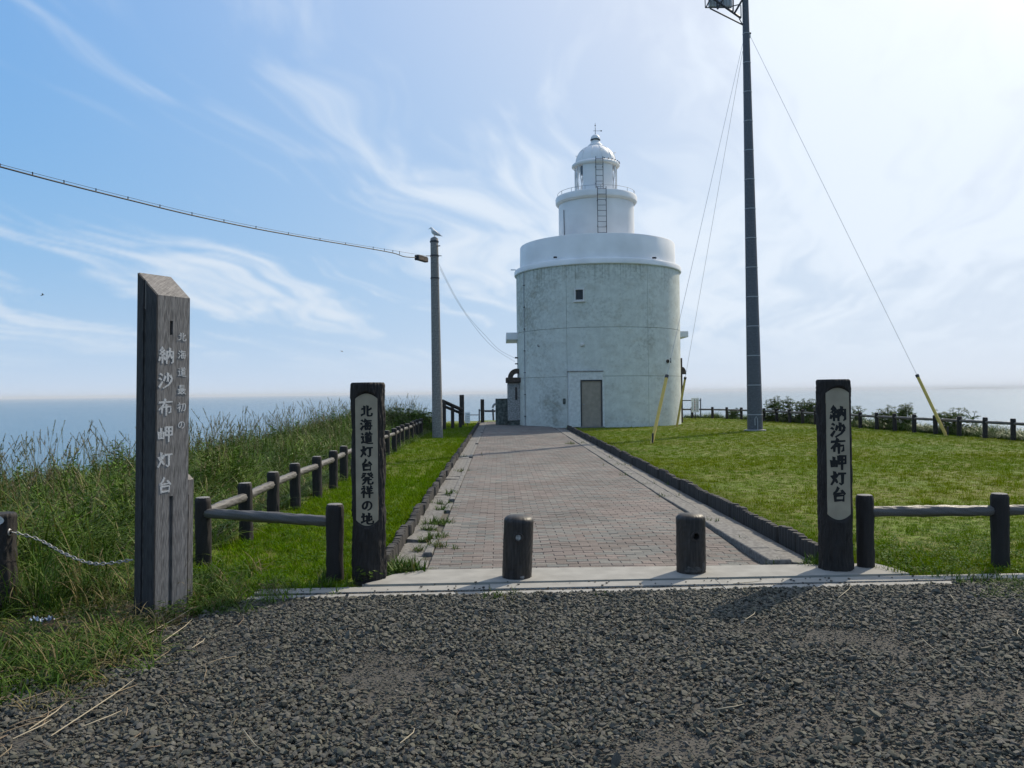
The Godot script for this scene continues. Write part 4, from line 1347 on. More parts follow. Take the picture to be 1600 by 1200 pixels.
# ------------------------------------------------------------------ carved wooden monument
func make_monument() -> void:
	var corner := ground(242, 962)
	var a := deg_to_rad(57.0)
	var o := thing("wooden_monument", "tall weathered grey timber pillar with slanted top and white carved characters", "monument", corner)
	o.basis = Basis(Vector3.BACK, -0.017) * Basis(Vector3.UP, a)
	# own axes: x along the lettered face, z out of it; the corner by the dark side is the origin
	var w := 0.27
	var d := 0.235
	timber_block(o, "pillar", Vector3(0, 0, 0), Vector3(w, 0, d), 2.345, 2.525, [
		[Vector3(0.113, 2.11, 0.0), Vector3(0.026, 0.105, 0.12)], [Vector3(0.125, 0.42, 0.0), Vector3(0.032, 0.88, 0.06)],
		[Vector3(0.0, 1.08, -0.144), Vector3(0.05, 2.34, 0.032)]])
	for q in [[0.0, -0.128], [-0.160, -0.235]]:  # darker boards laid on the side so it reads darker than the face
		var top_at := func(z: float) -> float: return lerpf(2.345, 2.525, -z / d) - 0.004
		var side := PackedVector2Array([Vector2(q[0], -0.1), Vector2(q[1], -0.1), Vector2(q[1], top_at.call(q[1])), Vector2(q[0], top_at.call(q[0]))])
		part("side_board", prism(side, 0.0005, 0.012), M.side_wood, o, Vector3.ZERO, Basis(Vector3(0, 0, 1), Vector3(0, 1, 0), Vector3(-1, 0, 0)))
	var big := "納沙布岬灯台"
	var at := [1.912, 1.728, 1.532, 1.335, 1.142, 0.955]
	for i in 6:
		part("character", brush_mesh(big[i], 0.130, 0.12, 0.0015), M.white_ink, o, Vector3(0.070, at[i] - 0.01, 0.0005))
	var small := "北海道最初の"
	for i in 6:
		part("character", brush_mesh(small[i], 0.076, 0.105, 0.0015), M.white_ink, o, Vector3(0.205, 2.045 - 0.1315 * i, 0.0005))
	# shorter companion pillar
	timber_block(o, "short_pillar", Vector3(w + 0.008, 0, -0.10), Vector3(0.115, 0, 0.17), 0.955, 1.06, [[Vector3(0.062, 0.42, 0.0), Vector3(0.022, 0.84, 0.06)]])

# a timber with a slanting top and recesses cut into it: at is its front corner, size its plan
func timber_block(parent: Node3D, called: String, at: Vector3, size: Vector3, front: float, back: float, cuts: Array) -> void:
	var body := CSGBox3D.new()
	body.name = called
	body.size = Vector3(size.x, back + 0.1, size.z)
	body.material_override = M.grey_wood
	parent.add_child(body, true)
	body.position = at + Vector3(size.x * 0.5, (back - 0.1) * 0.5, -size.z * 0.5)
	var origin := at - body.position
	for c in cuts:
		var k := CSGBox3D.new()
		k.name = "recess"
		k.operation = CSGShape3D.OPERATION_SUBTRACTION
		k.size = c[1]
		body.add_child(k, true)
		k.position = origin + c[0]
	var t := CSGBox3D.new()
	t.name = "slanted_cut"
	t.operation = CSGShape3D.OPERATION_SUBTRACTION
	t.size = Vector3(size.x + 0.1, 0.6, size.z * 2.5)
	body.add_child(t, true)
	var slope := atan2(back - front, size.z)
	t.basis = Basis(Vector3.RIGHT, slope)
	t.position = origin + Vector3(size.x * 0.5, (front + back) * 0.5, -size.z * 0.5) + t.basis.y * 0.3

func make_chain() -> void:
	var at := ground(0, 955)
	var o := thing("chain_post", "dark round post with a white painted patch near its top, holding a chain", "post", at)
	var r := 0.112
	part("trunk", bark_cylinder(r, 0.735, 72, 60, 0.009, 700), M.bark, o)
	part("paint_patch", worn_patch(r + 0.002, 0.38, 0.665, 0.10, 0.085), M.white_ink, o)
	part("chain_ring", lathe([Vector2(0.018, -0.006), Vector2(0.028, 0.0), Vector2(0.018, 0.006)], 14), M.galvanised, o, Vector3(0.105, 0.60, 0.05), Basis(Vector3.BACK, PI / 2))
	# chain links hang from the post to the timber monument
	var a := at + Vector3(0.11, 0.60, 0.04)
	var b := on_depth(206, 875, -6.22)
	var c := thing("chain", "slack galvanised chain hanging before the tall grass", "chain", a)
	var mid := on_depth(150, 881, -6.28)
	var pts := smooth_line([Vector3.ZERO, on_depth(60, 843, -6.33) - a, on_depth(105, 867, -6.31) - a, mid - a, b - a], 20)
	var st := begin()
	var run := 0.0
	var flip := false
	for i in pts.size() - 1:
		var seg: Vector3 = pts[i + 1] - pts[i]
		run += seg.length()
		if run >= 0.024:
			run = 0.0
			var dx := seg.normalized()
			var dy := (Vector3.UP if flip else Vector3.UP.cross(dx)).normalized()
			flip = not flip
			var ring := []
			for k in 11:
				var t := TAU * k / 10.0
				ring.append(pts[i] + dx * (cos(t) * 0.019) + dy * (sin(t) * 0.0105))
			add_tube(st, ring, [0.0042], 5, false)
	part("links", finish(st), M.galvanised, c)

func make_far_posts() -> void:
	# dark square posts and pipe rails where the paving ends
	var a := ground(722, 664)
	tag(part(numbered("square_post"), box(Vector3(0.225, 1.56, 0.225), 0.012), M.dark_wood, self, a + Vector3(0, 0.73, 0)), "taller dark square post at the far end of the paved path", "post")
	var b := ground(754, 660)
	tag(part(numbered("square_post"), box(Vector3(0.20, 1.30, 0.20), 0.012), M.dark_wood, self, b + Vector3(0, 0.60, 0)), "shorter dark square post beside pipe rails at the far end of the path", "post")
	var o := thing("pipe_barrier", "low barrier of thin pipe rails between the far square posts and the wall", "barrier", b)
	var z := b.z
	for s in [[748.8, 639, 748.8, 661, 0.035], [748.8, 641.5, 774, 641.5, 0.025], [757, 643, 774, 643, 0.03], [734, 648.3, 749, 648.3, 0.022], [770, 639, 771, 657, 0.05]]:
		part("rail", tube([on_depth(s[0], s[1], z) - b, on_depth(s[2], s[3], z) - b], [s[4]], 8), M.steel, o)
	var bend := []
	for k in 7:
		var t := PI * 0.5 * k / 6.0
		bend.append(on_depth(775.0 - 5.0 * sin(t), 631.0 + 6.5 * (1.0 - cos(t)), z) - b)
	part("bent_pipe", tube(bend, [0.06], 10), M.steel_light, o)
	# stepped handrail falling away behind the utility pole
	var h := thing("handrail", "dark handrail sloping down behind the grey utility pole", "handrail", Vector3(-3.2, 0, -37.0))
	for s in [[692, 627, 721, 640, 0.09], [692, 634, 721, 646, 0.07]]:
		part("rail", tube([on_depth(s[0], s[1], -37.0) - h.position, on_depth(s[2], s[3], -39.0) - h.position], [s[4]], 8), M.dark_wood, h)
	for s in [[694, 628, -37.0], [707, 634, -38.0], [719, 639, -39.0]]:
		var p := on_depth(s[0], s[1], s[2])
		part("post", tube([Vector3(p.x, -0.1, p.z) - h.position, p - h.position], [0.08], 8), M.dark_wood, h)
	notice(Vector3(on_depth(730.5, 650, -41.2).x, 0, -41.2), 0.25, 0.53, on_depth(730.5, 644.3, -41.2).y, "small white notice board leaning at the taller far square post", 4)
	notice(Vector3(on_depth(1086.5, 650, -47.0).x, 0, -47.0), 0.44, 0.83, on_depth(1086.5, 621.5, -47.0).y, "white notice board with dark columns of writing on the clifftop fence", 7)
	# pipe frame that carries the notice
	var f := thing("pipe_stand", "thin pipe stand behind the white notice board on the clifftop fence", "stand", Vector3(on_depth(1086, 650, -47.3).x, 0, -47.3))
	for s in [[1066, 625.7, 1095, 625.7, 0.03], [1094.7, 622.5, 1094.7, 652, 0.035], [1066, 625.7, 1066, 652, 0.035]]:
		part("pipe", tube([on_depth(s[0], s[1], -47.12) - f.position, on_depth(s[2], s[3], -47.12) - f.position], [s[4]], 8), M.steel, f)

func notice(at: Vector3, w: float, h: float, top: float, label: String, rows: int) -> void:
	var o := thing("notice_board", label, "sign", at)
	part("board", box(Vector3(w, h, 0.02), 0.004), M.white, o, Vector3(0, top - h * 0.5, 0))
	if top - h > 0.05:
		part("stake", tube([Vector3(0, -0.1, -0.03), Vector3(0, top - 0.1, -0.03)], [0.025], 8), M.dark_wood, o)
	var red := mat(Color(0.35, 0.03, 0.03), 0.6)
	# columns of small characters, too small in the photograph to read
	for c in 2:
		for i in rows:
			var st := begin()
			var s := w * 0.13
			var y := top - h * 0.1 - (i + 0.5) * h * 0.82 / rows
			var x := w * (0.24 - 0.30 * c)
			add_box(st, Vector3(s * 1.5, s * 0.28, 0.002), 0.0005, Transform3D(Basis(), Vector3(x, y + s * 0.55, 0.0112)))
			add_box(st, Vector3(s * 0.3, s * 1.7, 0.002), 0.0005, Transform3D(Basis(), Vector3(x - s * 0.1, y, 0.0114)))
			add_box(st, Vector3(s * 1.2, s * 0.28, 0.002), 0.0005, Transform3D(Basis(), Vector3(x + s * 0.1, y - s * 0.5, 0.0116)))
			part("character", finish(st), red if c == 1 and i % 2 == 1 else M.ink, o)
	var line := begin()
	add_box(line, Vector3(w * 0.05, h * 0.55, 0.002), 0.0005, Transform3D(Basis(), Vector3(-w * 0.34, top - h * 0.58, 0.0112)))
	part("fine_print", finish(line), M.steel, o)

# ------------------------------------------------------------------ birds
func loft(rings: Array, sides := 14) -> ArrayMesh:
	# rings: [centre, half width, half height, axis]
	var st := begin()
	st.set_smooth_group(1)
	var grid := []
	for q in rings:
		var ax: Vector3 = q[3]
		var sd := ax.cross(Vector3.UP).normalized()
		if absf(ax.y) > 0.95: sd = Vector3.BACK
		var up := sd.cross(ax).normalized()
		var row := []
		for k in sides:
			var t := TAU * k / sides
			row.append(q[0] + sd * cos(t) * q[1] + up * sin(t) * q[2])
		grid.append(row)
	for i in grid.size() - 1:
		for k in sides:
			var l := (k + 1) % sides
			quad(st, grid[i][k], grid[i][l], grid[i + 1][l], grid[i + 1][k])
	return finish(st)

func make_birds() -> void:
	var pole_top := on_depth(678.5, 373.0, ground(684, 683).z)
	var o := thing("gull", "white and grey gull perched on top of the utility pole", "bird", pole_top + Vector3(0.01, 0.055, 0))
	o.basis = Basis(Vector3.UP, 2.75)
	var d := Vector3(0.72, 0.69, 0)
	var white := mat(Color(0.72, 0.72, 0.72), 0.8)
	var grey := mat(Color(0.42, 0.43, 0.45), 0.8)
	# tail, body, neck, head, beak in one skin
	var body := loft([[Vector3(-0.27, 0.02, 0), 0.005, 0.004, Vector3.RIGHT], [Vector3(-0.23, 0.035, 0), 0.035, 0.012, Vector3.RIGHT], [Vector3(-0.16, 0.07, 0), 0.055, 0.04, d], [Vector3(-0.08, 0.12, 0), 0.085, 0.075, d], [Vector3(0.0, 0.17, 0), 0.095, 0.09, d],
		[Vector3(0.06, 0.23, 0), 0.08, 0.08, d], [Vector3(0.09, 0.29, 0), 0.055, 0.055, d], [Vector3(0.105, 0.325, 0), 0.05, 0.05, d], [Vector3(0.14, 0.345, 0), 0.047, 0.045, Vector3.RIGHT], [Vector3(0.17, 0.342, 0), 0.03, 0.028, Vector3.RIGHT], [Vector3(0.185, 0.337, 0), 0.014, 0.014, Vector3.RIGHT], [Vector3(0.23, 0.325, 0), 0.009, 0.011, Vector3.RIGHT], [Vector3(0.245, 0.312, 0), 0.003, 0.004, Vector3.RIGHT]])
	part("body", body, white, o)
	for s in [-1.0, 1.0]:
		var wing := loft([[Vector3(0.05, 0.235, s * 0.072), 0.006, 0.02, d], [Vector3(-0.02, 0.18, s * 0.092), 0.014, 0.06, d], [Vector3(-0.12, 0.11, s * 0.075), 0.012, 0.055, d], [Vector3(-0.23, 0.045, s * 0.035), 0.008, 0.022, d], [Vector3(-0.32, 0.01, s * 0.012), 0.003, 0.006, d]])
		part("wing", wing, grey, o)
		part("leg", tube([Vector3(0.0, -0.002, s * 0.035), Vector3(-0.005, 0.10, s * 0.035)], [0.009], 6), mat(Color(0.5, 0.3, 0.2), 0.7), o)
	# gulls gliding far out
	for q in [[66, 461, 70.0, 0.25, "distant brown gull gliding low over the sea beyond the timber monument", 0.65], [534, 549, 95.0, -0.3, "tiny distant gull gliding above the horizon beyond the tall grass", 0.6]]:
		var g := thing("flying_gull", q[4], "bird", on_depth(q[0], q[1], -q[2]))
		g.basis = (Basis(Vector3.BACK, q[3]) * Basis(Vector3.UP, 0.5)).scaled(Vector3.ONE * q[5])
		var fb := loft([[Vector3(-0.25, 0, 0), 0.01, 0.005, Vector3.RIGHT], [Vector3(-0.1, 0, 0), 0.05, 0.045, Vector3.RIGHT], [Vector3(0.05, 0, 0), 0.06, 0.06, Vector3.RIGHT], [Vector3(0.18, 0.01, 0), 0.035, 0.035, Vector3.RIGHT], [Vector3(0.26, 0, 0), 0.008, 0.008, Vector3.RIGHT]], 10)
		var brown := mat(Color(0.22, 0.19, 0.165), 0.9)
		part("body", fb, brown, g)
		for s in [-1.0, 1.0]:
			part("wing", loft([[Vector3(0.06, 0.02, s * 0.04), 0.08, 0.012, Vector3(0, 0, 1)], [Vector3(0.06, 0.12, s * 0.3), 0.075, 0.01, Vector3(0, 0, 1)], [Vector3(-0.02, 0.10, s * 0.55), 0.04, 0.006, Vector3(0, 0, 1)], [Vector3(-0.12, 0.04, s * 0.72), 0.006, 0.003, Vector3(0, 0, 1)]], 8), brown, g)

# ------------------------------------------------------------------ gravel
func stone_mesh(sd: int) -> ArrayMesh:
	var r := RandomNumberGenerator.new()
	r.seed = sd
	var pts := []
	# an angular chip: a squashed, jittered and clipped ball
	var rows := 3
	var cols := 5
	for j in rows + 1:
		var row := []
		var v := PI * j / rows
		for i in cols:
			var u := TAU * (i + 0.3 * (j % 2)) / cols
			var k := r.randf_range(0.62, 1.2)
			row.append(Vector3(sin(v) * cos(u) * k, cos(v) * 0.55 * r.randf_range(0.8, 1.15), sin(v) * sin(u) * k * 0.72))
		if j == 0 or j == rows:
			for i in cols: row[i] = Vector3(0.1, cos(v) * 0.36, -0.05)
		pts.append(row)
	var st := begin()
	st.set_smooth_group(-1)
	for j in rows:
		for i in cols:
			var l := (i + 1) % cols
			if j == 0: tri(st, pts[0][i], pts[1][i], pts[1][l])
			elif j == rows - 1: tri(st, pts[j][i], pts[j + 1][i], pts[j][l])
			else:
				tri(st, pts[j][i], pts[j + 1][i], pts[j + 1][l])
				tri(st, pts[j][i], pts[j + 1][l], pts[j][l])
	return finish(st)

var gravel_edge := PackedVector2Array([Vector2(-3.6, 6.0), Vector2(-3.2, -2.0), Vector2(-2.75, -4.2), Vector2(-2.35, -5.5), Vector2(-1.95, -6.51), Vector2(9.0, -6.80), Vector2(9.0, 6.0)])

func make_gravel() -> void:
	var verge := structure("verge_ground", slab(PackedVector2Array([Vector2(-12.0, 4.0), Vector2(-10.0, -7.2), Vector2(-2.95, -7.2), Vector2(-1.9, -6.6), Vector2(-2.0, -5.0), Vector2(-2.4, 4.0)]), -0.2, -0.022), thatch_mat())
	verge.set_meta("label", "brown earth and thatch of the verge beside the gravel")
	var lot := structure("gravel_lot", slab(gravel_edge, -0.2, -0.006), gravel_bed_mat())
	lot.set_meta("label", "dusty compacted ground under the grey gravel")
	var holder := Node3D.new()
	holder.name = "gravel"
	holder.set_meta("kind", "stuff")
	holder.set_meta("label", "dark angular gravel covering the entrance lot")
	holder.set_meta("category", "gravel")
	add_child(holder)
	var m := mat(Color(1, 1, 1), 0.85, tex_grain, 6.0, 0.2)
	m.vertex_color_use_as_albedo = true
	var bare := noise(FastNoiseLite.TYPE_SIMPLEX_SMOOTH, 0.55, 3, 801)
	var bare_spots := [[ground(1400, 1085), 0.7, 0.22], [ground(1560, 1100), 0.6, 0.3], [ground(1270, 1140), 0.6, 0.22], [ground(1080, 1170), 0.5, 0.15], [ground(350, 1010), 0.4, 0.3], [ground(1130, 985), 0.3, 0.1]]
	for v in 4:
		var mesh := stone_mesh(810 + v)
		var places := []
		var tints := []
		var n := 44000
		for i in n:
			var z := -6.66 + 5.2 * pow(rng.randf(), 1.15)
			var x := rng.randf_range(-3.4, 5.6)
			if not Geometry2D.is_point_in_polygon(Vector2(x + 0.12 * bare.get_noise_2d(x * 6.0, z * 6.0) + 0.05, z), gravel_edge): continue
			if x > 0.62 * absf(z) + 2.2 and rng.randf() < 0.7: continue
			var b := bare.get_noise_2d(x, z)
			var keep := smoothstep(-0.62, -0.15, b)
			for s in bare_spots:
				var q: float = pow((x - s[0].x) / s[1], 2) + pow((z - s[0].z) / s[2], 2)
				keep *= 1.0 - 0.72 * exp(-q)
			var chip := rng.randf() > keep * 0.94 + 0.06
			if chip and rng.randf() < 0.2: continue
			var size := 0.0065 + 0.0140 * pow(rng.randf(), 2.3)
			if chip: size = rng.randf_range(0.0035, 0.008)
			elif rng.randf() < 0.012: size *= 1.7
			var bs := Basis(Vector3.UP, rng.randf() * TAU) * Basis(Vector3.RIGHT, rng.randfn(0.0, 0.45)) * Basis(Vector3.BACK, rng.randfn(0.0, 0.4))
			places.append(Transform3D(bs.scaled(Vector3.ONE * size * 1.15), Vector3(x, 0.002 + size * rng.randf_range(0.1, 0.75), z)))
			var g := rng.randf_range(0.115, 0.18) * (1.25 if rng.randf() < 0.10 else 1.0)
			tints.append(Color(g * 1.0, g * rng.randf_range(0.94, 0.985), g * rng.randf_range(0.70, 0.85)))
		# stones kicked into the drain slot and onto the concrete strips
		for i in 520:
			var x := rng.randf_range(-2.0, 6.5)
			var z := -6.893 - 0.0265 * x + 0.196 + rng.randf_range(-0.03, 0.03)
			var y := -0.008
			if i % 14 == 0:
				z = -6.893 - 0.0265 * x + rng.randf_range(-0.05, 0.33)
				y = 0.012
			var size := rng.randf_range(0.006, 0.017)
			places.append(Transform3D((Basis(Vector3.UP, rng.randf() * TAU) * Basis(Vector3.RIGHT, rng.randfn(0.0, 0.5))).scaled(Vector3.ONE * size), Vector3(x, y + size * 0.3, z)))
			var g := rng.randf_range(0.06, 0.14)
			tints.append(Color(g, g * 0.96, g * 0.88))
		scatter("stones", mesh, m, places, tints, holder)

func thatch_mat() -> StandardMaterial3D:
	var s := 512
	var im := Image.create(s, s, false, Image.FORMAT_RGB8)
	var a := noise(FastNoiseLite.TYPE_SIMPLEX_SMOOTH, 0.02, 4, 831).get_seamless_image(s, s)
	var b := noise(FastNoiseLite.TYPE_SIMPLEX, 0.25, 3, 832).get_seamless_image(s, s)
	for y in s:
		for x in s:
			var p := a.get_pixel(x, y).r
			var q := b.get_pixel(x, y).r
			var c := Color(0.045, 0.034, 0.022).lerp(Color(0.12, 0.085, 0.045), smoothstep(0.35, 0.75, p * 0.55 + q * 0.45)) * lerpf(0.6, 1.3, q)
			im.set_pixel(x, y, c.linear_to_srgb())
	return mat(Color(1, 1, 1), 0.95, ImageTexture.create_from_image(im), 0.7, 0.8)

func gravel_bed_mat() -> StandardMaterial3D:
	var s := 512
	var im := Image.create(s, s, false, Image.FORMAT_RGB8)
	var a := noise(FastNoiseLite.TYPE_SIMPLEX_SMOOTH, 0.012, 4, 821).get_seamless_image(s, s)
	var b := noise(FastNoiseLite.TYPE_SIMPLEX, 0.2, 3, 822).get_seamless_image(s, s)
	for y in s:
		for x in s:
			var p := a.get_pixel(x, y).r
			var q := b.get_pixel(x, y).r
			var c := Color(0.062, 0.058, 0.051).lerp(Color(0.088, 0.083, 0.075), p) * lerpf(0.55, 1.25, q)
			im.set_pixel(x, y, c.linear_to_srgb())
	return mat(Color(1, 1, 1), 0.95, ImageTexture.create_from_image(im), 0.55, 0.8)

# ------------------------------------------------------------------ grasses
func add_blade(st: SurfaceTool, base: Vector3, turn: float, ln: float, w: float, bend: float, lean: float, lin: Color, segs := 4) -> void:
	# a tapering blade that leaves the ground at `lean` from upright and curls by `bend`
	var out := Vector3(sin(turn), 0, cos(turn))
	var side := Vector3(cos(turn), 0, -sin(turn))
	var p := base
	var a := lean
	var prev := [p - side * w * 0.5, p + side * w * 0.5]
	for k in segs:
		var f := float(k + 1) / segs
		p += (out * sin(a) + Vector3.UP * cos(a)) * (ln / segs)
		a += bend / segs
		var ww := w * (1.0 - 0.55 * f) * 0.5
		st.set_color(lin)
		if k == segs - 1:
			tri(st, prev[0], p, prev[1])
		else:
			var now := [p - side * ww, p + side * ww]
			quad(st, prev[0], now[0], now[1], prev[1])
			prev = now

func tuft(sd: int, blades: int, spread: float, lmin: float, lmax: float, w: float, bend: float, lean: float, dry := 0.1, segs := 4) -> ArrayMesh:
	var r := RandomNumberGenerator.new()
	r.seed = sd
	var st := begin()
	st.set_smooth_group(-1)
	for k in blades:
		var a := r.randf() * TAU
		var d := spread * sqrt(r.randf())
		var c := Color(1, 1, 1).lerp(Color(0.75, 1.0, 0.7), r.randf())
		if r.randf() < dry: c = Color(3.2, 2.0, 1.7)
		add_blade(st, Vector3(sin(a) * d, -0.01, cos(a) * d), r.randf() * TAU, r.randf_range(lmin, lmax), w * r.randf_range(0.7, 1.3), bend * r.randf_range(0.4, 1.6), lean * r.randf_range(0.2, 1.4), c, segs)
	return finish(st)

func make_lawn() -> void:
	var holder := Node3D.new()
	holder.name = "lawn_grass"
	holder.set_meta("kind", "stuff")
	holder.set_meta("label", "mown yellow green lawn grass around the path")
	holder.set_meta("category", "grass")
	add_child(holder)
	var m := leaf_mat(Color(1, 1, 1), Color(0.30, 0.36, 0.004), 0.9)
	m.metallic_specular = 0.05
	var tone := noise(FastNoiseLite.TYPE_SIMPLEX_SMOOTH, 0.16, 4, 901)
	var tone2 := noise(FastNoiseLite.TYPE_SIMPLEX, 1.3, 3, 902)
	var short := []
	for k in 3: short.append(tuft(910 + k, 16, 0.06, 0.022, 0.055, 0.0045, 1.0, 0.7, 0.16, 3))
	var mid := []
	for k in 3: mid.append(tuft(920 + k, 14, 0.06, 0.05, 0.12, 0.006, 1.1, 0.6, 0.07, 3))
	var sets := {}
	for k in 6: sets[k] = [[], []]
	# [x0, x1, z0, z1, per square metre]
	var areas := [[3.03, 8.2, -12.0, -6.95, 420.0], [3.03, 13.5, -20.0, -12.0, 290.0], [3.03, 17.5, -34.0, -20.0, 170.0], [3.03, 17.5, -50.0, -34.0, 100.0], [-2.95, -1.11, -16.0, -6.9, 330.0], [-3.3, -1.11, -44.0, -16.0, 170.0], [-3.0, -1.2, -6.95, -6.45, 160.0], [2.98, 3.4, -36.0, -7.7, 120.0], [-1.5, -1.1, -30.0, -7.6, 120.0]]
	for q in areas:
		var n := int((q[1] - q[0]) * (q[3] - q[2]) * q[4])
		for i in n:
			var x := rng.randf_range(q[0], q[1])
			var z := rng.randf_range(q[2], q[3])
			if Vector2(x - TOWER.x, z - TOWER.z).length() < 4.1: continue
			if off_coast(Vector2(x, z)) > -0.3: continue
			if x > 0.0 and x < 3.42 and z > -7.48: continue
			if x > 0.0 and z > -7.02 + 0.0: continue
			if x < -1.0 and x > -1.3 and z > -7.32: continue
			var t := tone.get_noise_2d(x, z)
			var t2 := tone2.get_noise_2d(x, z)
			# longer and lusher at the front edge of the lawn and along the strip by the fence
			var lush := clampf(1.0 - (-z - 7.0) / 2.6, 0.0, 1.0) * 0.8 if x > 0.0 else clampf(0.95 - (-z - 7.0) / 24.0, 0.35, 1.0)
			lush = clampf(lush + t2 * 0.5 + t * 0.25, 0.0, 1.0)
			var kind := rng.randi() % 3
			if rng.randf() < lush * 0.75: kind += 3
			var sc := rng.randf_range(0.75, 1.25)
			if x > 0.0 and kind < 3 and z > -16.0: sc *= 0.8
			var dry := clampf(0.55 + t * 0.8 + t2 * 0.35 - lush * 0.5, 0.0, 1.0)
			if x < 0.0: dry *= 0.6
			var c := Color(0.105, 0.172, 0.004).lerp(Color(0.195, 0.200, 0.009), dry)
			c = c * rng.randf_range(0.78, 1.22)
			sets[kind][0].append(Transform3D(Basis(Vector3.UP, rng.randf() * TAU).scaled(Vector3(sc, sc * rng.randf_range(0.8, 1.2), sc)), Vector3(x, -0.03, z)))
			sets[kind][1].append(c)
	for k in 6:
		scatter("tufts", short[k] if k < 3 else mid[k - 3], m, sets[k][0], sets[k][1], holder)

func make_tall_grass() -> void:
	var holder := Node3D.new()
	holder.name = "tall_grass"
	holder.set_meta("kind", "stuff")
	holder.set_meta("label", "tall wild seaside grass growing behind the long log fence")
	holder.set_meta("category", "grass")
	add_child(holder)
	var m := leaf_mat(Color(1, 1, 1), Color(0.17, 0.24, 0.02), 0.4)
	var kinds := []
	for k in 4: kinds.append(tuft(1000 + k, 18, 0.10, 0.42, 0.95, 0.017, 1.9, 0.30, 0.05, 6))
	for k in 2: kinds.append(tuft(1010 + k, 16, 0.10, 0.26, 0.55, 0.013, 1.8, 0.4, 0.08, 5))
	var stems := []
	for k in 3: stems.append(seed_stems(1020 + k))
	stems.append(leafy_stem(1026))
	var sets := []
	for k in 10: sets.append([[], []])
	var tone := noise(FastNoiseLite.TYPE_SIMPLEX_SMOOTH, 0.3, 3, 1031)
	# [x0, x1, z0, z1, per square metre]: the field by the fence, then strips beyond the clifftop fence
	for q in [[-10.5, -3.0, -16.0, -6.7, 62.0], [-9.5, -2.9, -44.0, -16.0, 34.0], [-10.0, -3.55, -6.7, -5.6, 55.0]]:
		var n := int((q[1] - q[0]) * (q[3] - q[2]) * q[4])
		for i in n:
			var x := rng.randf_range(q[0], q[1])
			var z := rng.randf_range(q[2], q[3])
			var off := off_coast(Vector2(x, z))
			if off > 2.0: continue
			var y := land_height(x, z)
			var t := tone.get_noise_2d(x, z)
			# trimmed low beside the fence and round the monument, full height further in
			var inn := clampf((-3.0 - x) / 1.5, 0.0, 1.0)
			if z > -7.6: inn = minf(inn, clampf((-z - 6.3) / 1.6, 0.0, 1.0) * clampf((-3.2 - x) / 0.8, 0.0, 1.0))
			# stature: how tall the clump grows, a size only; its colour below is chance and patches of species
			var stature := lerpf(0.42, 1.0, inn) * (1.0 + 0.22 * t)
			if z < -20.0: stature *= lerpf(1.0, 1.25, clampf((-z - 20.0) / 15.0, 0.0, 1.0))
			var k := rng.randi() % 4
			if inn < 0.5 and rng.randf() < 0.7: k = 4 + rng.randi() % 2
			var c := Color(0.050, 0.082, 0.012).lerp(Color(0.125, 0.160, 0.030), clampf(0.45 + t * 1.2 + rng.randf_range(-0.5, 0.5), 0.0, 1.0)) * rng.randf_range(0.7, 1.3)
			if rng.randf() < 0.09: c = Color(0.20, 0.155, 0.085)
			var sc := stature * rng.randf_range(0.75, 1.12)
			var wind := Basis(Vector3.BACK, -0.10 + rng.randfn(0.0, 0.12) - 0.25 * maxf(0.0, t)) * Basis(Vector3.RIGHT, rng.randfn(0.0, 0.1))
			sets[k][0].append(Transform3D(wind * Basis(Vector3.UP, rng.randf() * TAU).scaled(Vector3(lerpf(1.0, sc, 0.6), sc, lerpf(1.0, sc, 0.6))), Vector3(x, y, z)))
			sets[k][1].append(c)
			if inn > 0.3 and rng.randf() < 0.05 + 0.08 * maxf(0.0, t):
				sets[9][0].append(Transform3D(Basis(Vector3.UP, rng.randf() * TAU).scaled(Vector3.ONE * stature * rng.randf_range(0.75, 1.15)), Vector3(x, y, z)))
				sets[9][1].append(Color(0.075, 0.13, 0.018) * rng.randf_range(0.7, 1.35))
			if inn > 0.6 and rng.randf() < 0.10:
				var s := 6 + rng.randi() % 3
				sets[s][0].append(Transform3D(Basis(Vector3.UP, rng.randf() * TAU).scaled(Vector3.ONE * stature * rng.randf_range(0.85, 1.2)), Vector3(x, y, z)))
				sets[s][1].append(Color(0.19, 0.145, 0.10).lerp(Color(0.14, 0.14, 0.06), rng.randf()))
	# beyond the clifftop fence
	var line := [Vector2(16.6, -19.5), Vector2(16.1, -25), Vector2(15.8, -30), Vector2(15.4, -34), Vector2(14.9, -39.5), Vector2(14.0, -45), Vector2(12.8, -48.2), Vector2(11, -49.5), Vector2(8, -50.4)]
	for i in line.size() - 1:
		var a: Vector2 = line[i]
		var b: Vector2 = line[i + 1]
		var nn := int(a.distance_to(b) * 62.0)
		for j in nn:
			var p := a.lerp(b, rng.randf())
			var nrm := (b - a).orthogonal().normalized()
			p += nrm * (rng.randf_range(-1.2, 0.35)) * (1.0 if nrm.x < 0.0 else -1.0)
			if off_coast(p) > 0.6: continue
			var t := tone.get_noise_2d(p.x, p.y)
			var k := rng.randi() % 6
			var c := Color(0.045, 0.08, 0.012).lerp(Color(0.08, 0.12, 0.025), rng.randf()) * rng.randf_range(0.8, 1.2)
			var thin := 0.55 if p.y < -44.0 else 1.0
			if rng.randf() > thin: continue
			var sc := (0.62 + 0.35 * t) * rng.randf_range(0.7, 1.15) * lerpf(0.6, 1.0, thin)
			sets[k][0].append(Transform3D(Basis(Vector3.UP, rng.randf() * TAU).scaled(Vector3(1, sc, 1)), Vector3(p.x, land_height(p.x, p.y), p.y)))
			sets[k][1].append(c)
	for k in 10:
		scatter("clumps" if k < 6 else "seed_stems" if k < 9 else "leafy_stems", kinds[k] if k < 6 else stems[k - 6], m, sets[k][0], sets[k][1], holder)

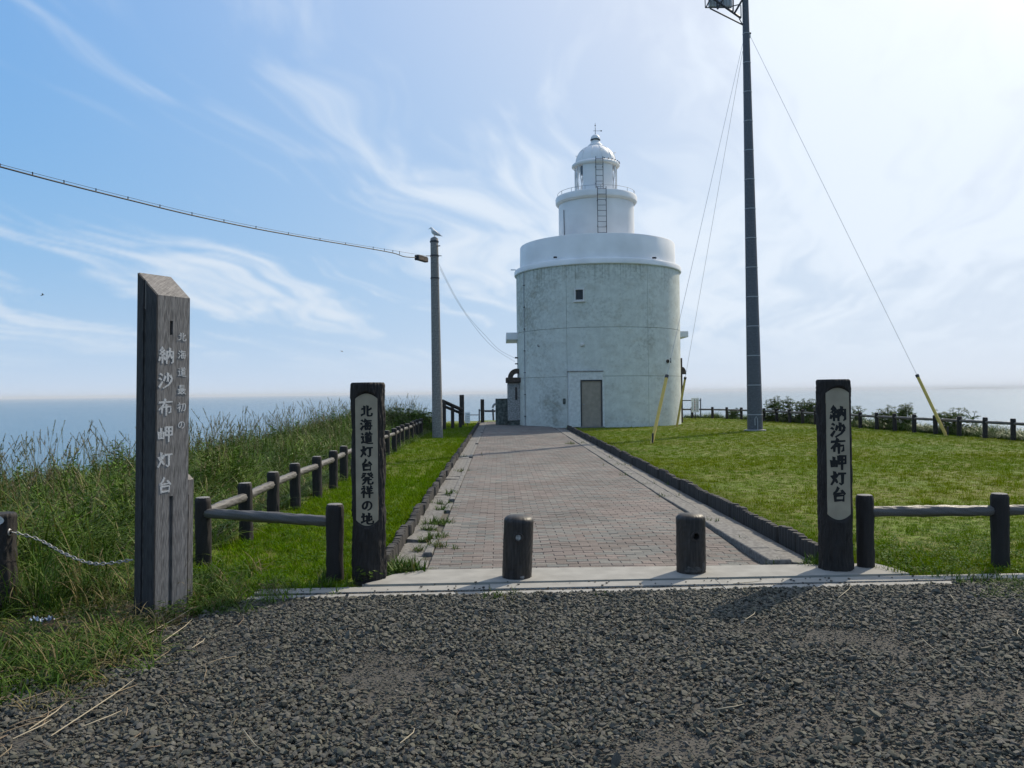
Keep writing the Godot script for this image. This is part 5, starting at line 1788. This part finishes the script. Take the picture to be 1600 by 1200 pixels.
func leafy_stem(sd: int) -> ArrayMesh:
	# upright stems set with broad pointed leaves
	var r := RandomNumberGenerator.new()
	r.seed = sd
	var st := begin()
	for s in 3:
		var a := r.randf() * TAU
		var foot := Vector3(r.randf_range(-0.08, 0.08), 0, r.randf_range(-0.08, 0.08))
		var tip := foot + Vector3(sin(a) * 0.12, r.randf_range(0.6, 0.92), cos(a) * 0.12)
		st.set_color(Color(0.9, 0.8, 0.8))
		add_tube(st, [foot, tip], [0.006, 0.003], 4, false, -1)
		st.set_smooth_group(-1)
		for k in 16:
			var f := 0.2 + 0.8 * k / 15.0
			add_leaf(st, foot.lerp(tip, f), r.randf() * TAU, r.randf_range(0.09, 0.16) * (1.25 - 0.6 * f), r.randf_range(0.028, 0.045), r.randf_range(-0.3, 0.7), Color(1, 1, 1) * r.randf_range(0.75, 1.3))
	return finish(st)

func seed_stems(sd: int) -> ArrayMesh:
	var r := RandomNumberGenerator.new()
	r.seed = sd
	var st := begin()
	st.set_smooth_group(-1)
	for s in 3:
		var a := r.randf() * TAU
		var lean := r.randf_range(0.03, 0.22)
		var h := r.randf_range(0.78, 1.08)
		var p := Vector3(r.randf_range(-0.08, 0.08), 0, r.randf_range(-0.08, 0.08))
		var pts := []
		for k in 5:
			var f := k / 4.0
			pts.append(p + Vector3(sin(a) * lean * f * f * h * 2.0, f * h, cos(a) * lean * f * f * h * 2.0))
		st.set_color(Color(1.0, 1.15, 0.7))
		add_tube(st, pts, [0.0035, 0.0018], 3, false, -1)
		# feathery head of small spikelets
		var top: Vector3 = pts[4]
		var dir: Vector3 = (pts[4] - pts[3]).normalized()
		for k in 34:
			var f := r.randf()
			var at := top - dir * f * 0.19
			var t := r.randf() * TAU
			var o := (Vector3(sin(t), r.randf_range(0.5, 1.4), cos(t))).normalized()
			var ln := r.randf_range(0.02, 0.045) * (0.4 + f)
			var sd2 := o.cross(Vector3.UP).normalized() * 0.0042
			st.set_color(Color(1, 1, 1) * r.randf_range(0.8, 1.4))
			tri(st, at - sd2, at + o * ln, at + sd2)
	return finish(st)

func make_weeds() -> void:
	var holder := Node3D.new()
	holder.name = "roadside_weeds"
	holder.set_meta("kind", "stuff")
	holder.set_meta("label", "low weeds and dry stalks along the gravel edge, gutter and monument foot")
	holder.set_meta("category", "weeds")
	add_child(holder)
	var m := leaf_mat(Color(1, 1, 1), Color(0.17, 0.25, 0.015), 0.5)
	var kinds := [tuft(1100, 26, 0.07, 0.12, 0.34, 0.011, 1.7, 0.75, 0.1, 5), tuft(1101, 22, 0.05, 0.04, 0.12, 0.008, 1.3, 0.8, 0.22, 3), leafy(1102), tuft(1103, 10, 0.03, 0.35, 0.7, 0.011, 1.6, 0.35, 0.1, 6)]
	var sets := []
	for k in 4: sets.append([[], []])
	var verge := noise(FastNoiseLite.TYPE_SIMPLEX_SMOOTH, 1.1, 3, 1190)
	# [px, py, how many, spread in metres, kind, size]: clumps seen in the photograph
	var spots := [[130, 1040, 46, 0.34, 0, 0.85], [60, 1010, 26, 0.3, 0, 0.7], [20, 1040, 26, 0.28, 0, 0.8], [190, 1000, 18, 0.2, 0, 0.8], [30, 1085, 20, 0.22, 1, 1.4], [110, 1075, 12, 0.2, 0, 0.6], [150, 985, 26, 0.3, 2, 0.7], [90, 990, 20, 0.3, 2, 0.8], [40, 960, 16, 0.25, 3, 0.8],
		[70, 940, 20, 0.35, 3, 0.9], [130, 940, 16, 0.3, 3, 0.8], [170, 950, 12, 0.25, 0, 0.8], [300, 945, 22, 0.22, 2, 0.9], [275, 940, 14, 0.15, 3, 0.6], [310, 930, 24, 0.22, 0, 0.75], [340, 950, 20, 0.2, 0, 0.6], [265, 968, 14, 0.12, 2, 0.7], [370, 925, 18, 0.3, 0, 0.5], [430, 915, 18, 0.3, 0, 0.45], [500, 915, 14, 0.25, 1, 1.3], [240, 945, 6, 0.08, 3, 0.5], [330, 900, 20, 0.3, 0, 0.8],
		[572, 911, 3, 0.03, 2, 1.1], [625, 885, 22, 0.12, 0, 0.5], [640, 892, 16, 0.08, 1, 1.6], [655, 858, 6, 0.05, 1, 0.9], [665, 842, 8, 0.05, 1, 0.9], [690, 838, 14, 0.09, 1, 0.9], [684, 853, 14, 0.08, 1, 0.9], [694, 815, 14, 0.1, 1, 0.9], [700, 795, 14, 0.12, 1, 0.9], [707, 770, 14, 0.14, 1, 0.9], [690, 785, 10, 0.12, 1, 0.9], [680, 815, 10, 0.08, 1, 0.9], [714, 856, 5, 0.03, 1, 0.6], [672, 825, 6, 0.06, 1, 0.9], [725, 735, 8, 0.2, 1, 0.9], [728, 712, 6, 0.3, 1, 0.9],
		[785, 931, 22, 0.16, 1, 0.8], [1560, 915, 34, 0.32, 0, 0.35], [1530, 905, 24, 0.3, 1, 1.1], [1590, 925, 26, 0.25, 0, 0.4], [1460, 896, 20, 0.3, 1, 0.9], [1400, 893, 12, 0.15, 1, 0.9], [1285, 880, 14, 0.10, 1, 1.3], [1265, 882, 8, 0.08, 1, 1.2], [1205, 880, 5, 0.05, 1, 0.8], [1165, 846, 4, 0.05, 1, 0.8], [1110, 816, 9, 0.08, 1, 1.0],
		[1036, 775, 8, 0.2, 1, 0.8], [1010, 757, 8, 0.25, 1, 0.8], [985, 742, 8, 0.25, 1, 0.8], [965, 727, 7, 0.25, 1, 0.8], [945, 716, 7, 0.25, 1, 0.8], [905, 693, 16, 0.4, 1, 1.1], [1375, 880, 12, 0.25, 1, 1.0], [930, 932, 6, 0.1, 1, 0.6]]
	for s in spots:
		var c := ground(s[0], s[1])
		for i in s[2]:
			var x: float = c.x + rng.randfn(0.0, 0.6) * s[3]
			var z: float = c.z + rng.randfn(0.0, 0.6) * s[3]
			var k: int = s[4]
			var sc: float = s[5] * rng.randf_range(0.7, 1.25)
			var col := Color(0.045, 0.085, 0.014).lerp(Color(0.10, 0.13, 0.03), rng.randf()) * rng.randf_range(0.8, 1.15)
			if rng.randf() < (0.3 if s[0] < 230 and s[1] > 930 else 0.12): col = Color(0.19, 0.14, 0.075)
			sets[k][0].append(Transform3D(Basis(Vector3.UP, rng.randf() * TAU).scaled(Vector3.ONE * sc), Vector3(x, -0.02 if k != 2 else 0.0, z)))
			sets[k][1].append(col)
	# rough growth on the verge between gravel and tall grass
	for i in 4200:
		var x := rng.randf_range(-9.0, -1.7)
		var z := rng.randf_range(-7.3, 1.5)
		var p := Vector2(x, z)
		if Geometry2D.is_point_in_polygon(p, gravel_edge) or off_coast(p) > -0.3: continue
		if x > -2.9 and z < -6.95: continue
		var t := verge.get_noise_2d(x, z)
		if t < -0.28 + rng.randf_range(-0.1, 0.1): continue
		var k := 0 if rng.randf() < 0.6 else 1 if rng.randf() < 0.5 else 2 if rng.randf() < 0.6 else 3
		var sc := rng.randf_range(0.45, 0.95) * (1.0 + 0.5 * t)
		if k == 1: sc *= 1.5
		if k == 3: sc *= 0.7
		var col := Color(0.050, 0.090, 0.014).lerp(Color(0.11, 0.14, 0.03), rng.randf()) * rng.randf_range(0.7, 1.2)
		if rng.randf() < 0.24: col = Color(0.19, 0.14, 0.075)
		sets[k][0].append(Transform3D(Basis(Vector3.UP, rng.randf() * TAU).scaled(Vector3.ONE * sc), Vector3(x, -0.03, z)))
		sets[k][1].append(col)
	# clover and broad leaves in the lush front of the lawn
	for i in 1500:
		var x := rng.randf_range(3.5, 7.5) if i % 3 != 0 else rng.randf_range(-2.8, -1.2)
		var z := -7.1 - absf(rng.randfn(0.0, 1.0)) * (1.1 if x > 0.0 else 3.0)
		sets[2][0].append(Transform3D(Basis(Vector3.UP, rng.randf() * TAU).scaled(Vector3.ONE * rng.randf_range(0.35, 0.8)), Vector3(x, -0.03, z)))
		sets[2][1].append(Color(0.055, 0.12, 0.012).lerp(Color(0.09, 0.16, 0.02), rng.randf()))
	for k in 4:
		scatter(["long_leaves", "short_tufts", "broad_leaves", "tall_stalks"][k], kinds[k], m, sets[k][0], sets[k][1], holder)
	# dry straw lying on the gravel
	var straw := Node3D.new()
	straw.name = "dry_straw"
	straw.set_meta("kind", "stuff")
	straw.set_meta("label", "loose dry straw stalks lying on the gravel")
	straw.set_meta("category", "straw")
	add_child(straw)
	var stalk := tube([Vector3(-0.5, 0, 0), Vector3(-0.2, 0.01, 0.03), Vector3(0.15, 0.014, 0.05), Vector3(0.5, 0.004, 0.0)], [0.008, 0.009, 0.008, 0.004], 4)
	var sm := mat(Color(1, 1, 1), 0.8)
	sm.vertex_color_use_as_albedo = true
	var places := []
	var tints := []
	for q in [[230, 998, 300, 957, 0.006], [255, 1010, 300, 975, 0.006], [80, 1160, 210, 1070, 0.006], [20, 1165, 80, 1135, 0.007], [625, 1172, 648, 1148, 0.006], [1120, 1118, 1162, 1110, 0.007], [1440, 1005, 1475, 1032, 0.006], [1145, 918, 1190, 914, 0.006], [1310, 940, 1330, 920, 0.006], [1485, 935, 1500, 950, 0.005], [1592, 990, 1596, 1005, 0.01], [1500, 1050, 1520, 1051, 0.008], [380, 1150, 420, 1190, 0.006], [130, 1145, 190, 1120, 0.005], [45, 1150, 100, 1110, 0.005], [300, 1020, 320, 1005, 0.006], [1165, 975, 1180, 962, 0.005]]:
		var a := ground(q[0], q[1]); var b := ground(q[2], q[3])
		var d := b - a
		places.append(Transform3D(Basis(Vector3.UP, atan2(-d.z, d.x)).scaled_local(Vector3(d.length(), 0.4, 0.35)), (a + b) * 0.5 + Vector3(0, 0.03, 0)))
		tints.append(Color(0.36, 0.31, 0.22))
	for i in 420:
		var left := i < 330
		var p := ground(rng.randf_range(-60, 420), rng.randf_range(935, 1190)) if left else ground(rng.randf_range(300, 1600), rng.randf_range(945, 1190))
		if left and p.x > -2.2 + rng.randfn(0.0, 0.35): continue
		places.append(Transform3D((Basis(Vector3.UP, rng.randf() * TAU) * Basis(Vector3.BACK, rng.randfn(0.0, 0.12))).scaled_local(Vector3(rng.randf_range(0.07, 0.30), 0.3, 0.3) * (1.0 if left else 0.45)), p + Vector3(0, 0.025, 0)))
		tints.append(Color(0.24, 0.19, 0.12).lerp(Color(0.17, 0.12, 0.08), rng.randf()))
	scatter("stalks", stalk, sm, places, tints, straw)

func leafy(sd: int) -> ArrayMesh:
	# a low rosette of broad leaves
	var r := RandomNumberGenerator.new()
	r.seed = sd
	var st := begin()
	st.set_smooth_group(-1)
	for k in 14:
		var a := r.randf() * TAU
		var h := r.randf_range(0.02, 0.12)
		var d := r.randf_range(0.01, 0.09)
		add_leaf(st, Vector3(sin(a) * d, h, cos(a) * d), a + r.randf_range(-0.6, 0.6), r.randf_range(0.03, 0.06), r.randf_range(0.018, 0.03), r.randf_range(-0.5, 0.6), Color(1, 1, 1) * r.randf_range(0.8, 1.3))
	return finish(st)

func add_leaf(st: SurfaceTool, at: Vector3, turn: float, ln: float, w: float, tilt: float, c: Color) -> void:
	var out := Vector3(sin(turn), tilt, cos(turn)).normalized()
	var side := Vector3(cos(turn), 0.15, -sin(turn)).normalized()
	var up := Vector3(0, 0.12 * ln, 0)
	st.set_color(c)
	var p := [at, at + out * ln * 0.4 + side * w * 0.5, at + out * ln, at + out * ln * 0.4 - side * w * 0.5, at + out * ln * 0.45 - up]
	tri(st, p[0], p[1], p[4]); tri(st, p[1], p[2], p[4]); tri(st, p[2], p[3], p[4]); tri(st, p[3], p[0], p[4])

# ------------------------------------------------------------------ umbel plants by the fences
func umbel_plant(at: Vector3, h: float, sd: int, label: String, group: String) -> void:
	var r := RandomNumberGenerator.new()
	r.seed = sd
	var o := thing("angelica_plant", label, "plant", at, group)
	var lm := leaf_mat(Color(1, 1, 1), Color(0.17, 0.25, 0.03), 0.5)
	var stem := begin()
	var leaves := begin()
	var heads := begin()
	leaves.set_smooth_group(-1)
	heads.set_smooth_group(-1)
	var ns := 4 + r.randi() % 3
	for s in ns:
		var a := r.randf() * TAU
		var hh := h * r.randf_range(0.72, 1.0)
		var foot := Vector3(r.randf_range(-0.25, 0.25), -0.05, r.randf_range(-0.25, 0.25))
		var tip := foot + Vector3(sin(a) * 0.28 * r.randf(), hh, cos(a) * 0.28 * r.randf())
		stem.set_color(Color(0.07, 0.09, 0.03))
		add_tube(stem, [foot, foot.lerp(tip, 0.5) + Vector3(0.02, 0, 0.02), tip], [0.018, 0.013, 0.009], 6, false)
		# forked stalks ending in flat umbels
		var tops := [tip]
		for k in 2 + r.randi() % 2:
			var f := r.randf_range(0.55, 0.85)
			var from := foot.lerp(tip, f)
			var b := r.randf() * TAU
			var to := from + Vector3(sin(b) * 0.22, r.randf_range(0.12, 0.26), cos(b) * 0.22)
			add_tube(stem, [from, to], [0.009, 0.006], 5, false)
			tops.append(to)
		for tp in tops:
			var rad := r.randf_range(0.07, 0.13)
			for k in 18:
				var b := r.randf() * TAU
				var d := rad * sqrt(r.randf())
				var q: Vector3 = tp + Vector3(sin(b) * d, 0.07 - 0.05 * (d / rad) * (d / rad), cos(b) * d)
				stem.set_color(Color(0.07, 0.10, 0.03))
				if k % 2 == 0: add_tube(stem, [tp, q], [0.003], 3, false)
				for w in 3:
					add_leaf(heads, q + Vector3(r.randf_range(-0.012, 0.012), r.randf_range(-0.006, 0.01), r.randf_range(-0.012, 0.012)), r.randf() * TAU, 0.03, 0.026, r.randf_range(-0.2, 0.5), Color(0.13, 0.15, 0.07) * r.randf_range(0.7, 1.3))
		# broad compound leaves
		for k in 15:
			var f := r.randf_range(0.1, 0.85)
			var from := foot.lerp(tip, f)
			var b := r.randf() * TAU
			var out := Vector3(sin(b), 0.35, cos(b))
			var end := from + out * r.randf_range(0.15, 0.34)
			stem.set_color(Color(0.06, 0.09, 0.02))
			add_tube(stem, [from, end], [0.006, 0.004], 4, false)
			for w in 7:
				var p := from.lerp(end, 0.35 + 0.1 * w)
				add_leaf(leaves, p, b + (w - 3) * 0.7, r.randf_range(0.10, 0.18), r.randf_range(0.05, 0.09), r.randf_range(-0.35, 0.25), Color(0.070, 0.125, 0.018) * r.randf_range(0.7, 1.5))
	var sm := leaf_mat(Color(1, 1, 1), Color(0.03, 0.05, 0.01), 0.6)
	part("stems", finish(stem), sm, o)
	part("leaves", finish(leaves), lm, o)
	part("flower_heads", finish(heads), lm, o)

func make_angelica() -> void:
	var i := 0
	var bank := "umbel plant in the leafy bank between the steel mast and lettered post"
	var clump := "umbel plant in the clump between the lettered post and yellow guy guard"
	var by_guard := "umbel plant behind the clifftop fence close beside the yellow guy guard"
	var where := ["low umbel plant half hidden behind the steel mast", bank, bank, bank, bank, bank, bank, "shorter umbel plant hidden behind the lettered post with six characters", "low umbel plant standing alone just past the lettered post", clump, clump, clump, by_guard, by_guard, "smallest umbel plant behind the fence near the white notice board"]
	for q in [[1186, 640, -43.0, 1.0], [1204, 620, -42.4, 1.35], [1217, 617, -42.2, 1.45], [1231, 618, -41.2, 1.45], [1246, 619, -40.6, 1.4], [1258, 618, -40.2, 1.45], [1271, 622, -39.6, 1.35], [1290, 630, -38.5, 1.2], [1340, 636, -36.0, 1.0], [1388, 634, -33.2, 1.0], [1405, 632, -32.4, 1.15], [1418, 629, -31.8, 1.25], [1496, 636, -28.8, 1.15], [1488, 642, -29.2, 0.95], [1148, 640, -47.2, 0.8]]:
		var p := on_depth(q[0], q[1], q[2])
		umbel_plant(Vector3(p.x, land_height(p.x, p.z), p.z), p.y - land_height(p.x, p.z) - 0.02, 1300 + i, where[i], "umbel plants behind the clifftop fence")
		i += 1
	for q in [[634, 628, -33.0], [612, 640, -31.5], [672, 637, -35.0], [622, 643, -32.0], [655, 641, -34.0]]:
		var p := on_depth(q[0], q[1], q[2])
		umbel_plant(Vector3(p.x, land_height(p.x, p.z), p.z), p.y - land_height(p.x, p.z) - 0.02, 1400 + i, "dark umbel plant rising from the tall grass near the utility pole", "umbel plants in the tall grass")
		i += 1

func make_litter() -> void:
	# crumpled bluish plastic in the grass by the chain
	var at := ground(66, 976)
	var st := begin()
	st.set_smooth_group(-1)
	var n := noise(FastNoiseLite.TYPE_SIMPLEX, 3.0, 2, 77)
	var g := []
	for j in 5:
		var row := []
		for i in 9:
			row.append(Vector3((i - 4) * 0.018, 0.03 + 0.03 * n.get_noise_2d(i * 0.3, j * 0.4) + (0.012 if i % 2 == 0 else 0.0), (j - 2) * 0.02))
		g.append(row)
	for j in 4:
		for i in 8:
			quad(st, g[j][i], g[j][i + 1], g[j + 1][i + 1], g[j + 1][i])
	tag(part(numbered("plastic_scrap"), finish(st), mat(Color(0.22, 0.28, 0.38), 0.35), self, at), "crumpled pale blue plastic scrap on the ground below the chain", "litter")
